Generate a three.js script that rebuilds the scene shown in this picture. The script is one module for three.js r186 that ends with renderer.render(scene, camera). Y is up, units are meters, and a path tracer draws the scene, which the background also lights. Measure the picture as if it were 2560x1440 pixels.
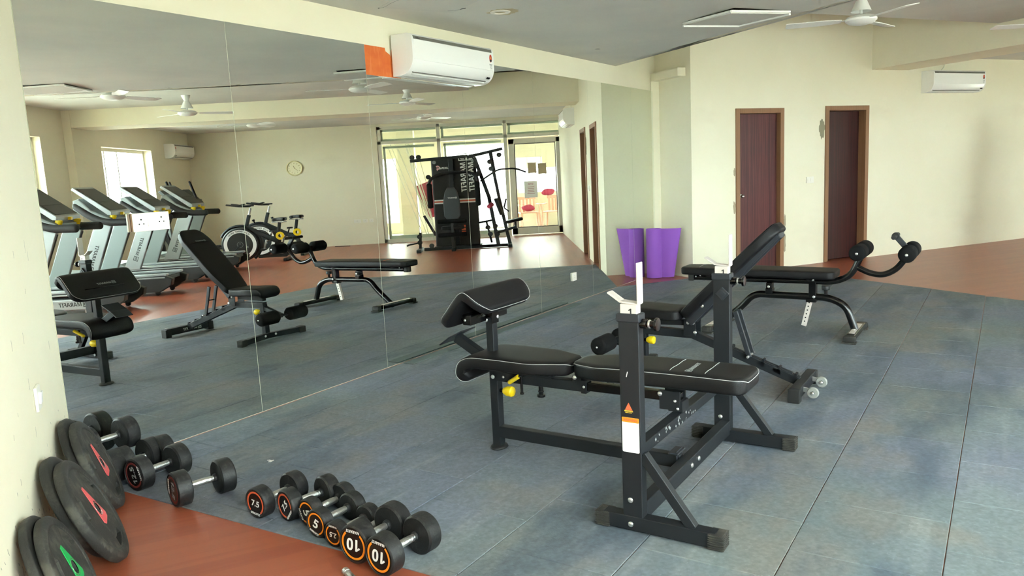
import * as THREE from 'three';
import { mergeGeometries, mergeVertices, toCreasedNormals } from 'three/addons/utils/BufferGeometryUtils.js';
import { RoundedBoxGeometry } from 'three/addons/geometries/RoundedBoxGeometry.js';
import { TextGeometry } from 'three/addons/geometries/TextGeometry.js';
import { FontLoader } from 'three/addons/loaders/FontLoader.js';

// ---------------------------------------------------------------- camera, sky, exposure
const scene = new THREE.Scene();
const EYE = 1.45, YAW = 0.41665, PITCH = 0.14858, ROLL = -0.04805, FOCAL = 1921.8;   // focal length in pixels of a 2560 x 1440 frame
const camera = new THREE.PerspectiveCamera(2 * Math.atan(720 / FOCAL) * 180 / Math.PI, 16 / 9, 0.05, 200);
{
  const fwd = new THREE.Vector3(Math.sin(YAW) * Math.cos(PITCH), -Math.sin(PITCH), -Math.cos(YAW) * Math.cos(PITCH));
  const right = new THREE.Vector3(Math.cos(YAW), 0, Math.sin(YAW)), up = right.clone().cross(fwd);
  const r2 = right.clone().multiplyScalar(Math.cos(ROLL)).addScaledVector(up, Math.sin(ROLL));
  const u2 = up.clone().multiplyScalar(Math.cos(ROLL)).addScaledVector(right, -Math.sin(ROLL));
  camera.position.set(0, EYE, 0);
  camera.quaternion.setFromRotationMatrix(new THREE.Matrix4().makeBasis(r2, u2, fwd.negate()));
  camera.updateMatrixWorld(true);
}
scene.background = new THREE.Color(0.92, 0.965, 1.03);          // bright overcast sky, the only source of light: it enters through the windows
scene.backgroundIntensity = 4;
const renderer = new THREE.WebGLRenderer({ antialias: true });
renderer.toneMapping = THREE.LinearToneMapping;
renderer.toneMappingExposure = 10;
renderer.shadowMap.enabled = true;

// ---------------------------------------------------------------- frames: m runs along the mirror wall, s is the distance from the mirror
const ANG = 0.57992, DM = -3.993;
const MV = new THREE.Vector3(Math.cos(ANG), 0, -Math.sin(ANG)), NV = new THREE.Vector3(Math.sin(ANG), 0, Math.cos(ANG));
const W = (m, s, y = 0) => new THREE.Vector3(m * MV.x + (s + DM) * NV.x, y, m * MV.z + (s + DM) * NV.z);
const LEFT_X = -0.563, DOOR_Z = -8.04, GLASS_X = 14.3, ALCOVE_X = 6.12, WIN_Z = 0.75;
const V = (x, y, z) => new THREE.Vector3(x, y, z);

// ---------------------------------------------------------------- seeded noise and textures
function rng(seed) { let a = seed >>> 0; return () => { a = (a + 0x6d2b79f5) | 0; let t = Math.imul(a ^ (a >>> 15), 1 | a); t = (t + Math.imul(t ^ (t >>> 7), 61 | t)) ^ t; return ((t ^ (t >>> 14)) >>> 0) / 4294967296; }; }
function lattice(seed, px, py) { const r = rng(seed), g = new Float32Array(px * py); for (let i = 0; i < g.length; i++) g[i] = r(); return g; }
function noiser(seed, px, py) {                                // tileable value noise, u and v in 0..1
  const g = lattice(seed, px, py);
  return (u, v) => {
    let x = u * px, y = v * py; const xi = Math.floor(x), yi = Math.floor(y); x -= xi; y -= yi; x = x * x * (3 - 2 * x); y = y * y * (3 - 2 * y);
    const a = ((xi % px) + px) % px, b = (a + 1) % px, c = (((yi % py) + py) % py) * px, d = (((yi + 1) % py + py) % py) * px;
    return (g[c + a] * (1 - x) + g[c + b] * x) * (1 - y) + (g[d + a] * (1 - x) + g[d + b] * x) * y;
  };
}
function fbm(seed, px, py, oct, gain = 0.5) {
  const n = []; for (let i = 0; i < oct; i++) n.push(noiser(seed + i * 17, px << i, py << i));
  let tot = 0; for (let i = 0, a = 1; i < oct; i++, a *= gain) tot += a;
  return (u, v) => { let s = 0, a = 1; for (let i = 0; i < oct; i++, a *= gain) s += a * n[i](u, v); return s / tot; };
}
function texture(w, h, fn, srgb, metres) {
  const d = new Uint8Array(w * h * 4);
  for (let y = 0, i = 0; y < h; y++) for (let x = 0; x < w; x++, i += 4) {
    const c = fn((x + 0.5) / w, (y + 0.5) / h);
    if (typeof c === 'number') d[i] = d[i + 1] = d[i + 2] = Math.max(0, Math.min(255, c)); else { d[i] = c[0]; d[i + 1] = c[1]; d[i + 2] = c[2]; }
    d[i + 3] = 255;
  }
  const t = new THREE.DataTexture(new Uint8Array(d.buffer), w, h);
  t.wrapS = t.wrapT = THREE.RepeatWrapping; t.magFilter = THREE.LinearFilter; t.minFilter = THREE.LinearMipmapLinearFilter; t.generateMipmaps = true;
  if (srgb) t.colorSpace = THREE.SRGBColorSpace;
  if (metres) t.repeat.set(1 / metres[0], 1 / metres[1]);
  t.needsUpdate = true;
  return t;
}
const lerp = (a, b, t) => a + (b - a) * t, clamp = (x, a = 0, b = 1) => Math.max(a, Math.min(b, x));
const mix3 = (a, b, t) => [lerp(a[0], b[0], t), lerp(a[1], b[1], t), lerp(a[2], b[2], t)];
const smooth = (a, b, x) => { const t = clamp((x - a) / (b - a)); return t * t * (3 - 2 * t); };

// ---------------------------------------------------------------- materials
const hex = (h) => new THREE.Color(h);
const std = (name, color, rough, extra = {}) => { const m = new THREE.MeshPhysicalMaterial({ color: typeof color === 'string' ? hex(color) : color, roughness: rough, metalness: 0, ...extra }); m.name = name; return m; };
const fineBump = (() => { const f = fbm(5, 64, 64, 3); return texture(512, 512, (u, v) => 255 * f(u, v), false, [0.25, 0.25]); })();
const paintBump = (() => { const f = fbm(11, 8, 8, 6, 0.6); return texture(512, 512, (u, v) => 255 * f(u, v), false, [1.2, 1.2]); })();
const M = {};
{
  const f = fbm(21, 4, 4, 6, 0.55), g = fbm(22, 3, 9, 4), k = fbm(23, 16, 16, 4, 0.6);
  // cream emulsion with faint roller patches and smudges
  const wallTex = texture(1024, 1024, (u, v) => { let c = mix3([238, 232, 210], [231, 223, 196], f(u, v)); c = mix3(c, [221, 212, 188], 0.5 * smooth(0.6, 0.78, g(u, v)) * k(u, v)); return c; }, true, [3.1, 3.1]);
  M.wall = std('cream wall paint', '#ffffff', 0.75, { map: wallTex, bumpMap: paintBump, bumpScale: 0.0012 });
  const ct = texture(512, 512, (u, v) => mix3([216, 214, 205], [203, 203, 197], smooth(0.3, 0.75, f(u, v))), true, [4, 4]);
  M.ceiling = std('off-white ceiling board', '#ffffff', 0.9, { map: ct, bumpMap: paintBump, bumpScale: 0.0006 });
  M.white = std('white enamel', '#eeeeea', 0.4);
}
{
  // rubber gym tiles: blue-grey with teal, olive and brown mottling and mop streaks
  const big = fbm(31, 3, 5, 5, 0.55), hue = fbm(32, 4, 6, 4), warm = fbm(33, 5, 7, 5, 0.6), streak = fbm(34, 4, 40, 4, 0.6), dark = fbm(35, 6, 16, 5, 0.6), grain = fbm(36, 256, 256, 2, 0.7), fleck = noiser(37, 512, 512);
  const t = texture(2048, 2048, (u, v) => {
    let c = mix3([108, 114, 127], [110, 119, 122], smooth(0.3, 0.7, hue(u, v)));
    c = mix3(c, [128, 121, 114], 0.55 * smooth(0.52, 0.74, warm(u, v)));
    c = mix3(c, [74, 85, 98], 0.62 * smooth(0.48, 0.78, dark(u, v)));
    c = mix3(c, [146, 150, 151], 0.5 * smooth(0.5, 0.85, streak(u, v)) * smooth(0.35, 0.7, big(u, v)));
    const k = 0.84 + 0.24 * big(u, v) + 0.2 * (grain(u, v) - 0.5) + (fleck(u, v) > 0.93 ? 0.1 : 0);
    return [clamp(c[0] * k, 0, 255), clamp(c[1] * k, 0, 255), clamp(c[2] * k, 0, 255)];
  }, true, [4, 4]);
  M.rubber = ['#ffffff', '#f8f9fb', '#fbfaf6', '#f4f7f8'].map((c, i) => std('blue rubber tile ' + i, c, 0.62, { map: t, bumpMap: fineBump, bumpScale: 0.0008, specularIntensity: 0.6 }));
  M.rubberEdge = std('rubber underlay', '#55605f', 0.8);
}
{
  // red-brown sheet vinyl printed with narrow boards
  const grain = fbm(41, 4, 120, 4, 0.6), tone = fbm(42, 3, 3, 4), r = rng(43), boards = [];
  for (let i = 0; i < 24 * 4; i++) boards.push(r());
  const offs = []; for (let i = 0; i < 24; i++) offs.push(r());
  const t = texture(1024, 1024, (u, v) => {
    const row = Math.floor(v * 24) % 24, b = boards[row * 4 + (Math.floor((u + offs[row]) * 4) % 4)];
    let c = mix3([142, 72, 52], [160, 87, 60], b * 0.6 + 0.4 * tone(u, v));
    c = mix3(c, [138, 64, 46], 0.45 * smooth(0.45, 0.8, grain(u, v)));
    return c;
  }, true, [3.2, 2.4]);
  M.vinyl = std('red-brown wood print vinyl', '#ffffff', 0.33, { map: t, bumpMap: paintBump, bumpScale: 0.0005 });
}
{
  const f = fbm(51, 64, 64, 3, 0.7);
  M.frame = std('charcoal powder coat', '#181b1f', 0.5, { specularIntensity: 0.7, bumpMap: fineBump, bumpScale: 0.0002 });
  M.frameGrey = std('graphite powder coat', '#25282d', 0.48, { specularIntensity: 0.8, bumpMap: fineBump, bumpScale: 0.0002 });
  M.gloss = std('gloss black tube paint', '#0a0a0b', 0.2);
  const leather = texture(512, 512, (u, v) => 255 * f(u, v), false, [0.12, 0.12]);
  M.vinylPad = std('black upholstery vinyl', '#121113', 0.5, { bumpMap: leather, bumpScale: 0.0006, specularIntensity: 0.55 });
  const carbon = texture(256, 256, (u, v) => { const a = Math.floor(u * 32), b = Math.floor(v * 32); return ((a + b) % 2 ? 60 + 150 * ((u * 32) % 1) : 60 + 150 * ((v * 32) % 1)); }, false, [0.1, 0.1]);
  M.carbonPad = std('black woven-grain upholstery vinyl', '#101012', 0.45, { specularIntensity: 0.7, bumpMap: carbon, bumpScale: 0.0006 });
  M.foam = std('black foam', '#101011', 0.85, { specularIntensity: 0.4, bumpMap: fineBump, bumpScale: 0.001 });
  M.rubberBlack = std('black rubber', '#161616', 0.6, { bumpMap: fineBump, bumpScale: 0.0006 });
  const dust = fbm(52, 10, 10, 5, 0.6);
  const dusty = texture(512, 512, (u, v) => mix3([38, 37, 34], [72, 70, 62], smooth(0.42, 0.8, dust(u, v))), true, [0.5, 0.5]);
  M.plateRubber = std('scuffed black plate rubber', '#ffffff', 0.7, { map: dusty, bumpMap: fineBump, bumpScale: 0.0008 });
  const dusty2 = texture(512, 512, (u, v) => mix3([18, 18, 19], [48, 47, 45], smooth(0.5, 0.85, dust(u, v))), true, [0.22, 0.22]);
  M.dumbbellRubber = std('black dumbbell rubber', '#ffffff', 0.55, { map: dusty2, bumpMap: fineBump, bumpScale: 0.0005 });
  M.dumbbellFace = std('smooth black end face', '#090808', 0.35);
  M.chrome = std('chrome', '#d6d6d4', 0.22, { metalness: 1 });
  M.knurl = std('knurled steel', '#c4c4c2', 0.4, { metalness: 1, bumpMap: fineBump, bumpScale: 0.0015 });
  M.zinc = std('zinc-plated steel', '#d8cfc8', 0.5, { metalness: 0.35 });
  M.bolt = std('bright bolt', '#e2e2e0', 0.28, { metalness: 0.9 });
  M.yellow = std('yellow plastic', '#f2cf14', 0.35);
  M.orange = std('orange print', '#ee8a1c', 0.5);
  M.redOrange = std('red-orange print', '#d8603c', 0.5);
  M.maroonPrint = std('maroon print', '#7c3431', 0.55);
  M.print = std('white print', '#e8e8e6', 0.6);
  M.greyPrint = std('grey print', '#8f9191', 0.6);
  M.darkPrint = std('black print', '#161616', 0.6);
  M.stitch = std('pale grey thread', '#a9a9a8', 0.8);
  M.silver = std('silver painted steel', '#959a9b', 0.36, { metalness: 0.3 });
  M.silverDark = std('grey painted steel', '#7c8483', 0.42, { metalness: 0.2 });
  M.plasticDark = std('dark grey plastic', '#1f2222', 0.5);
  M.plasticWhite = std('white plastic', '#f1f0ec', 0.32);
  M.plasticIvory = std('ivory plastic', '#ece7da', 0.4);
  M.greyStrip = std('grey trim', '#6d6c64', 0.4);
  M.black = std('black', '#0b0b0b', 0.7);
  M.plateRed = std('red plate label', '#d9575a', 0.5);
  M.plateGreen = std('green plate label', '#12a34f', 0.45);
  const pf = fbm(53, 64, 64, 3, 0.7);
  M.mat = std('purple exercise foam', '#8a4fb0', 0.8, { bumpMap: texture(256, 256, (u, v) => 255 * pf(u, v), false, [0.15, 0.15]), bumpScale: 0.0006 });
  M.mirror = std('silvered mirror glass', new THREE.Color(0.86, 0.895, 0.85), 0.0, { metalness: 1 });
  M.mirrorEdge = std('polished mirror edge', '#cfd3bd', 0.25);
  M.glass = new THREE.MeshPhysicalMaterial({ color: hex('#f4fbf7'), roughness: 0.0, transmission: 1, thickness: 0, ior: 1.45 }); M.glass.name = 'clear window glass';
  M.alu = std('cream-white aluminium frame', '#d9d6c6', 0.4);
  M.pink = std('pink plastic', '#e7b59a', 0.5);
  M.crimson = std('crimson cloth', '#b43a56', 0.9);
  M.paper = std('white paper', '#eceae6', 0.9);
  M.kraft = std('brown paper', '#b6a88a', 0.9);
}
{
  const g = fbm(61, 60, 2, 5, 0.6), h = fbm(62, 200, 6, 3, 0.6);
  const dt = texture(512, 512, (u, v) => { let c = mix3([96, 44, 43], [70, 30, 30], smooth(0.35, 0.7, g(u, v))); return mix3(c, [48, 22, 24], 0.5 * smooth(0.5, 0.8, h(u, v))); }, true, [0.7, 1.6]);
  M.doorWood = std('maroon wood-grain laminate', '#ffffff', 0.45, { map: dt });
  M.doorDark = std('dark maroon wood-grain laminate', '#b39a96', 0.45, { map: dt });
  const ft = texture(256, 512, (u, v) => mix3([158, 118, 84], [128, 90, 62], g(u, v)), true, [0.3, 1.2]);
  M.doorFrame = std('brown wood door frame', '#ffffff', 0.55, { map: ft });
  const p = fbm(63, 5, 8, 5, 0.6), q = fbm(64, 30, 4, 3);
  const pt = texture(256, 256, (u, v) => mix3(mix3([222, 118, 50], [206, 92, 38], p(u, v)), [228, 140, 84], 0.5 * smooth(0.5, 0.8, q(u, v))), true, [0.4, 0.4]);
  M.ply = std('orange-stained plywood', '#ffffff', 0.7, { map: pt });
}

// ---------------------------------------------------------------- geometry helpers
function clean(g) {
  g = g.index ? g.toNonIndexed() : g.clone();
  if (!g.attributes.normal) g.computeVertexNormals();
  if (!g.attributes.uv) g.setAttribute('uv', new THREE.BufferAttribute(new Float32Array(g.attributes.position.count * 2), 2));
  for (const k of Object.keys(g.attributes)) if (!['position', 'normal', 'uv'].includes(k)) g.deleteAttribute(k);
  g.clearGroups();
  return g;
}
function boxUV(g) {                                             // uv in metres from the face each triangle looks along
  const p = g.attributes.position, n = g.attributes.normal, uv = g.attributes.uv;
  for (let i = 0; i < p.count; i += 3) {
    let a = 0, b = 0, c = 0;
    for (let k = 0; k < 3; k++) { a += n.getX(i + k); b += n.getY(i + k); c += n.getZ(i + k); }
    a = Math.abs(a); b = Math.abs(b); c = Math.abs(c);
    for (let k = 0; k < 3; k++) {
      const x = p.getX(i + k), y = p.getY(i + k), z = p.getZ(i + k);
      if (a >= b && a >= c) uv.setXY(i + k, z, y); else if (b >= c) uv.setXY(i + k, x, z); else uv.setXY(i + k, x, y);
    }
  }
  return g;
}
const merged = (list) => boxUV(mergeGeometries([list].flat(9).map(clean), false));
const names = new Map();
function numbered(n) { const k = names.get(n) || 0; names.set(n, k + 1); return k ? n + '_' + String(k).padStart(3, '0') : n; }
function mesh(name, geos, material, parent) {
  const g = Array.isArray(geos) ? merged(geos) : boxUV(clean(geos)), o = new THREE.Mesh(g, material);
  o.name = parent ? name : numbered(name); o.castShadow = o.receiveShadow = true;
  if (parent) parent.add(o); else scene.add(o);
  return o;
}
const part = (parent, name, geos, material, label) => { const o = mesh(name, geos, material, parent); if (label) o.userData.label = label; return o; };
function shared(parent, name, geometry, material, pos, rot) {    // one more piece that shares its geometry
  const o = new THREE.Mesh(geometry, material); o.name = name; o.castShadow = o.receiveShadow = true;
  if (pos) o.position.copy(pos); if (rot) o.rotation.set(...rot);
  parent.add(o); return o;
}
function thing(name, label, category, pos = V(0, 0, 0), turn = 0, group) {
  const o = new THREE.Group(); o.name = numbered(name); o.position.copy(pos); o.rotation.y = turn; o.userData = { label, category };
  if (group) o.userData.group = group;
  scene.add(o); return o;
}
const tag = (o, label, category, group) => { o.userData = { label, category, ...(group ? { group } : {}) }; return o; };
const struct = (name, geos, material) => { const o = mesh(name, geos, material); o.userData.kind = 'structure'; return o; };
function move(g, x = 0, y = 0, z = 0, rx = 0, ry = 0, rz = 0) { const m = new THREE.Matrix4().makeRotationFromEuler(new THREE.Euler(rx, ry, rz)); m.setPosition(x, y, z); return g.clone().applyMatrix4(m); }
const B = (w, h, d, x, y, z, r = 0.004, rx = 0, ry = 0, rz = 0) => { const k = Math.min(r, w * 0.45, h * 0.45, d * 0.45); return move(k > 0.0004 ? new RoundedBoxGeometry(w, h, d, 1, k) : new THREE.BoxGeometry(w, h, d), x, y, z, rx, ry, rz); };
function along(g, a, b, roll = 0) {                              // a geometry whose axis is +y, put from a to b
  const d = b.clone().sub(a), q = new THREE.Quaternion().setFromUnitVectors(V(0, 1, 0), d.clone().normalize());
  return g.clone().applyMatrix4(new THREE.Matrix4().compose(a.clone().add(b).multiplyScalar(0.5), q.multiply(new THREE.Quaternion().setFromAxisAngle(V(0, 1, 0), roll)), V(1, 1, 1)));
}
function bar(a, b, w, h, r = 0.004, up = V(0, 1, 0)) {           // box section from a to b: w sideways, h towards up
  const d = b.clone().sub(a), L = d.length(); d.normalize();
  let side = d.clone().cross(up); if (side.length() < 1e-3) side = d.clone().cross(V(1, 0, 0)); side.normalize();
  const u = side.clone().cross(d).normalize(), m = new THREE.Matrix4().makeBasis(side, u, d.clone().negate());
  m.setPosition(a.clone().add(b).multiplyScalar(0.5));
  return new RoundedBoxGeometry(w, h, L, 1, Math.min(r, w * 0.45, h * 0.45)).applyMatrix4(m);
}
function lathe(profile, seg = 32) { return new THREE.LatheGeometry(profile.map(([r, y]) => new THREE.Vector2(r, y)), seg); }
function cyl(a, b, r, r2 = r, seg = 24, c = 0.0015) {            // cylinder with eased rims
  const L = a.distanceTo(b) / 2; c = Math.min(c, L * 0.4, r * 0.4, r2 * 0.4);
  return along(lathe([[0.0001, -L], [r - c, -L], [r, -L + c], [r2, L - c], [r2 - c, L], [0.0001, L]], seg), a, b);
}
function crease(g, a = 0.6) { return toCreasedNormals(g, a); }
function sweep(points, r, seg = 12, closed = false, n) { const c = new THREE.CatmullRomCurve3(points, closed, 'centripetal'); return new THREE.TubeGeometry(c, n || points.length * 4, r, seg, closed); }
function fillet(points, rad, k = 6) {                            // polyline with rounded corners
  const out = [points[0].clone()];
  for (let i = 1; i < points.length - 1; i++) {
    const p = points[i], a = points[i - 1].clone().sub(p), b = points[i + 1].clone().sub(p), r = Math.min(rad, a.length() * 0.48, b.length() * 0.48);
    const s = p.clone().addScaledVector(a.normalize(), r), e = p.clone().addScaledVector(b.normalize(), r);
    for (let j = 0; j <= k; j++) { const t = j / k; out.push(s.clone().multiplyScalar((1 - t) * (1 - t)).addScaledVector(p, 2 * t * (1 - t)).addScaledVector(e, t * t)); }
  }
  out.push(points[points.length - 1].clone());
  const dense = [];
  for (let i = 0; i < out.length - 1; i++) { const d = out[i].distanceTo(out[i + 1]), n = Math.max(1, Math.round(d / 0.08)); for (let j = 0; j < n; j++) dense.push(out[i].clone().lerp(out[i + 1], j / n)); }
  dense.push(out[out.length - 1]);
  return dense;
}
function caps(points, r) { const a = points[0], b = points[points.length - 1]; return [a, b].map((p) => move(new THREE.SphereGeometry(r, 12, 8), p.x, p.y, p.z)); }
const pipe = (pts, r, rad = 0.08, seg = 14) => { const d = fillet(pts, rad); return [sweep(d, r, seg, false, d.length * 2), caps(d, r)]; };
// a cushion swept along a path of points in the y-z plane: halfWidth(u) sideways along x, thickness t below the path
function cushion(path, halfWidth, t, opt = {}) {
  const { n = 40, seg = 36, corner = 0.05, power = 5 } = opt;
  const curve = new THREE.CatmullRomCurve3(path.map(([z, y]) => V(0, y, z)), false, 'centripetal'), L = curve.getLength();
  const pos = [], idx = [], stitchTop = [[], []], us = [];
  for (let i = 0; i <= n; i++) { const x = i / n; us.push(0.5 - 0.5 * Math.cos(Math.PI * x)); }
  us.forEach((u, i) => {
    const p = curve.getPointAt(u), tan = curve.getTangentAt(u), nor = V(0, tan.z, -tan.y); 
    const d = Math.min(u, 1 - u) * L, c = clamp(d / corner), e = clamp(d / (t * 0.4)), w = halfWidth(u) - corner * (1 - Math.sqrt(1 - (1 - c) * (1 - c))), th = t * (0.5 + 0.5 * Math.sqrt(1 - (1 - e) * (1 - e)));
    for (let j = 0; j < seg; j++) {
      const a = j / seg * Math.PI * 2, ca = Math.cos(a), sa = Math.sin(a), q = power;
      const sx = Math.sign(ca) * Math.pow(Math.abs(ca), 2 / (q + 3)), sy = Math.sign(sa) * Math.pow(Math.abs(sa), 2 / q);
      const off = -t / 2 + sy * th / 2;
      pos.push(sx * w, p.y + nor.y * off, p.z + nor.z * off);
    }
    for (const s of [0, 1]) { const k = s ? -1 : 1, o = -t / 2 + 0.74 * th / 2, wx = w * Math.pow(Math.sqrt(1 - Math.pow(0.74, power)), 2 / (power + 3)); stitchTop[s].push(V(k * (wx + 0.0005), p.y + nor.y * o, p.z + nor.z * o)); }
  });
  const m = us.length;
  for (let i = 0; i < m - 1; i++) for (let j = 0; j < seg; j++) { const a = i * seg + j, b = i * seg + (j + 1) % seg, c = a + seg, d = b + seg; idx.push(a, c, b, b, c, d); }
  for (const [row, flip] of [[0, false], [m - 1, true]]) {
    const base = pos.length / 3; let cx = 0, cy = 0, cz = 0;
    for (let j = 0; j < seg; j++) { cx += pos[(row * seg + j) * 3]; cy += pos[(row * seg + j) * 3 + 1]; cz += pos[(row * seg + j) * 3 + 2]; }
    pos.push(cx / seg, cy / seg, cz / seg);
    for (let j = 0; j < seg; j++) { const a = row * seg + j, b = row * seg + (j + 1) % seg; flip ? idx.push(base, b, a) : idx.push(base, a, b); }
  }
  const g = new THREE.BufferGeometry(); g.setAttribute('position', new THREE.Float32BufferAttribute(pos, 3)); g.setIndex(idx); g.computeVertexNormals();
  const box = new THREE.Box3().setFromBufferAttribute(g.attributes.position), probe = g.attributes.normal;
  // outward check on the first ring: flip if it looks inwards
  let dot = 0; for (let j = 0; j < seg; j++) { const k = Math.floor(m / 2) * seg + j; dot += probe.getX(k) * pos[k * 3]; }
  if (dot < 0) { for (let i = 0; i < idx.length; i += 3) [idx[i], idx[i + 1]] = [idx[i + 1], idx[i]]; g.setIndex(idx); g.computeVertexNormals(); }
  const loop = [...stitchTop[0], ...stitchTop[1].reverse()];
  return { pad: g, seam: sweep(loop, opt.thread || 0.0016, 5, true, loop.length * 3), box };
}
const font = await new FontLoader().loadAsync('fonts/droid/droid_sans_bold.typeface.json');
function text(str, size, depth = 0.0006, slant = 0) {            // printed lettering in the x-y plane, centred
  const g = new TextGeometry(str, { font, size, depth, curveSegments: 3, bevelEnabled: false }); g.computeBoundingBox();
  const b = g.boundingBox; g.translate(-(b.min.x + b.max.x) / 2, -(b.min.y + b.max.y) / 2, 0);
  if (slant) g.applyMatrix4(new THREE.Matrix4().makeShear(0, 0, slant, 0, 0, 0));
  return g;
}
function logo(size) {                                            // square badge and the maker's name as the gear carries it
  const s = new THREE.Shape(), k = size * 0.75; s.moveTo(-k, -k); s.lineTo(k, -k); s.lineTo(k, k); s.lineTo(-k, k); s.closePath();
  const h = new THREE.Path(), j = k * 0.78; h.moveTo(-j, -j); h.lineTo(-j, j); h.lineTo(j, j); h.lineTo(j, -j); h.closePath(); s.holes.push(h);
  const badge = new THREE.ExtrudeGeometry(s, { depth: 0.0006, bevelEnabled: false });
  const word = text('MARAFIT', size, 0.0006, 0.15); word.computeBoundingBox(); const w = word.boundingBox.max.x;
  return [move(badge, -w - size * 1.1, 0, 0), move(text('m', size * 0.9), -w - size * 1.1, 0, 0), move(word, 0, 0, 0)];
}
function ring(ri, ro, a0, a1, depth = 0.0006, seg = 40) {
  const s = new THREE.Shape(); if (a1 - a0 > 6.2) s.absarc(0, 0, ro, 0, Math.PI * 2, false); else s.absarc(0, 0, ro, a0, a1, false);
  if (a1 - a0 > 6.2) { const h = new THREE.Path(); h.absarc(0, 0, ri, 0, Math.PI * 2, true); s.holes.push(h); } else { s.absarc(0, 0, ri, a1, a0, true); s.closePath(); }
  return new THREE.ExtrudeGeometry(s, { depth, bevelEnabled: false, curveSegments: seg });
}
function plateShape(pts, depth, holes = [], bevel = 0) {
  const s = new THREE.Shape(pts.map(([x, y]) => new THREE.Vector2(x, y)));
  for (const h of holes) s.holes.push(new THREE.Path(h.map(([x, y]) => new THREE.Vector2(x, y))));
  return new THREE.ExtrudeGeometry(s, { depth, bevelEnabled: bevel > 0, bevelSize: bevel, bevelThickness: bevel, bevelSegments: 2, steps: 1 });
}
const rect = (x0, y0, x1, y1) => [[x0, y0], [x1, y0], [x1, y1], [x0, y1]];
const boltGeo = merged([lathe([[0.0001, 0], [0.011, 0], [0.0115, 0.002], [0.0095, 0.006], [0.006, 0.0075], [0.0001, 0.0078]], 16)]);
const boltSmall = merged([lathe([[0.0001, 0], [0.0065, 0], [0.007, 0.0015], [0.005, 0.005], [0.0001, 0.006]], 12)]);
const TOX = [0, 0, -Math.PI / 2], TOMX = [0, 0, Math.PI / 2], TOZ = [Math.PI / 2, 0, 0];

// ================================================================ the room
function wallGeo(a, b, y0, y1, thick, holes = []) {              // face from a to b ([x, z]); thickness goes to along x up
  const L = Math.hypot(b[0] - a[0], b[1] - a[1]), g = plateShape(rect(0, y0, L, y1), thick, holes);
  return g.applyMatrix4(new THREE.Matrix4().makeBasis(V((b[0] - a[0]) / L, 0, (b[1] - a[1]) / L), V(0, 1, 0), V(-(b[1] - a[1]) / L, 0, (b[0] - a[0]) / L)).setPosition(a[0], 0, a[1]));
}
const ROOF = 3.7;
const leftWall = struct('wall_left', wallGeo([LEFT_X, -4.62], [LEFT_X, WIN_Z + 0.25], -0.2, ROOF, 0.25), M.wall);
{ // scuffs where plates and dumbbells rubbed the paint
  const R = rng(55), g = [];
  for (let i = 0; i < 170; i++) { const z = -2.5 - 1.85 * R(), y = 0.04 + 0.42 * R() * R() + 0.1 * R(), l = 0.006 + 0.05 * R() * R(); g.push(B(0.0008, l, 0.0015 + 0.004 * R() * R(), LEFT_X, y, z, 0, 0.7 * (R() - 0.5) + 0.35)); }
  for (let i = 0; i < 26; i++) { const z = -1.9 - 2.4 * R(), y = 0.3 + 1.0 * R(); g.push(B(0.0008, 0.01 + 0.05 * R(), 0.0015, LEFT_X, y, z, 0, 0.6 * (R() - 0.5))); }
  const o = part(leftWall, 'scuff_marks', g, std('grey scuff', '#8d8a80', 0.9)); o.userData.kind = 'stuff';
}
{ // wall behind the mirrors
  const a = W(10.2, -0.02), b = W(1.75, -0.02);
  struct('wall_mirror', wallGeo([a.x, a.z], [b.x, b.z], -0.2, ROOF, 0.25), M.wall);
  struct('wall_alcove', wallGeo([ALCOVE_X, DOOR_Z - 0.2], [ALCOVE_X, -9.4], -0.2, ROOF, 0.25), M.wall);
}
const D1 = [6.82, 7.63, 2.13], D2 = [8.37, 9.19, 2.15];
struct('wall_doors', wallGeo([GLASS_X + 0.25, DOOR_Z], [ALCOVE_X, DOOR_Z], -0.2, ROOF, 0.2, [D1, D2].map(([x0, x1, h]) => rect(GLASS_X + 0.25 - x1, -0.1, GLASS_X + 0.25 - x0, h))), M.wall);
// window wall in two lengths, the right one set forward past the beam
const WA = [9.24, -0.08], WB = [14.3, -0.08], WANG = 0, BAY_X = 7.3, BAY_Z = 0.05;
struct('wall_windows', wallGeo([LEFT_X - 0.25, WIN_Z], [BAY_X, WIN_Z], -0.2, ROOF, 0.25, [[0.2, 2.2], [3.2, 5.2], [5.6, 7.1]].map(([p, q]) => rect(p + 0.813, 0.83, q + 0.813, 2.42))), M.wall);
struct('wall_bay', [B(0.12, ROOF + 0.2, WIN_Z - BAY_Z + 0.2, BAY_X + 0.06, ROOF / 2 - 0.1, (WIN_Z + BAY_Z) / 2 + 0.1, 0)], M.wall);
struct('wall_near_window', wallGeo([BAY_X, BAY_Z], [9.3, BAY_Z], -0.2, ROOF, 0.25, [rect(7.5 - BAY_X, 0.85, 8.5 - BAY_X, 2.46)]), M.wall);
struct('wall_far_window', wallGeo(WA, [WB[0] + 0.25, WB[1]], -0.2, ROOF, 0.3, [rect(0.97, 0.88, 3.06, 2.37)]), M.wall);
struct('wall_clock', wallGeo([GLASS_X, WB[1] + 0.35], [GLASS_X, DOOR_Z - 0.6], -0.2, ROOF, 0.2, [rect(WB[1] + 0.35 + 4.06, 0, WB[1] + 0.35 + 8.2, 2.76)]), M.wall);
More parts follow.
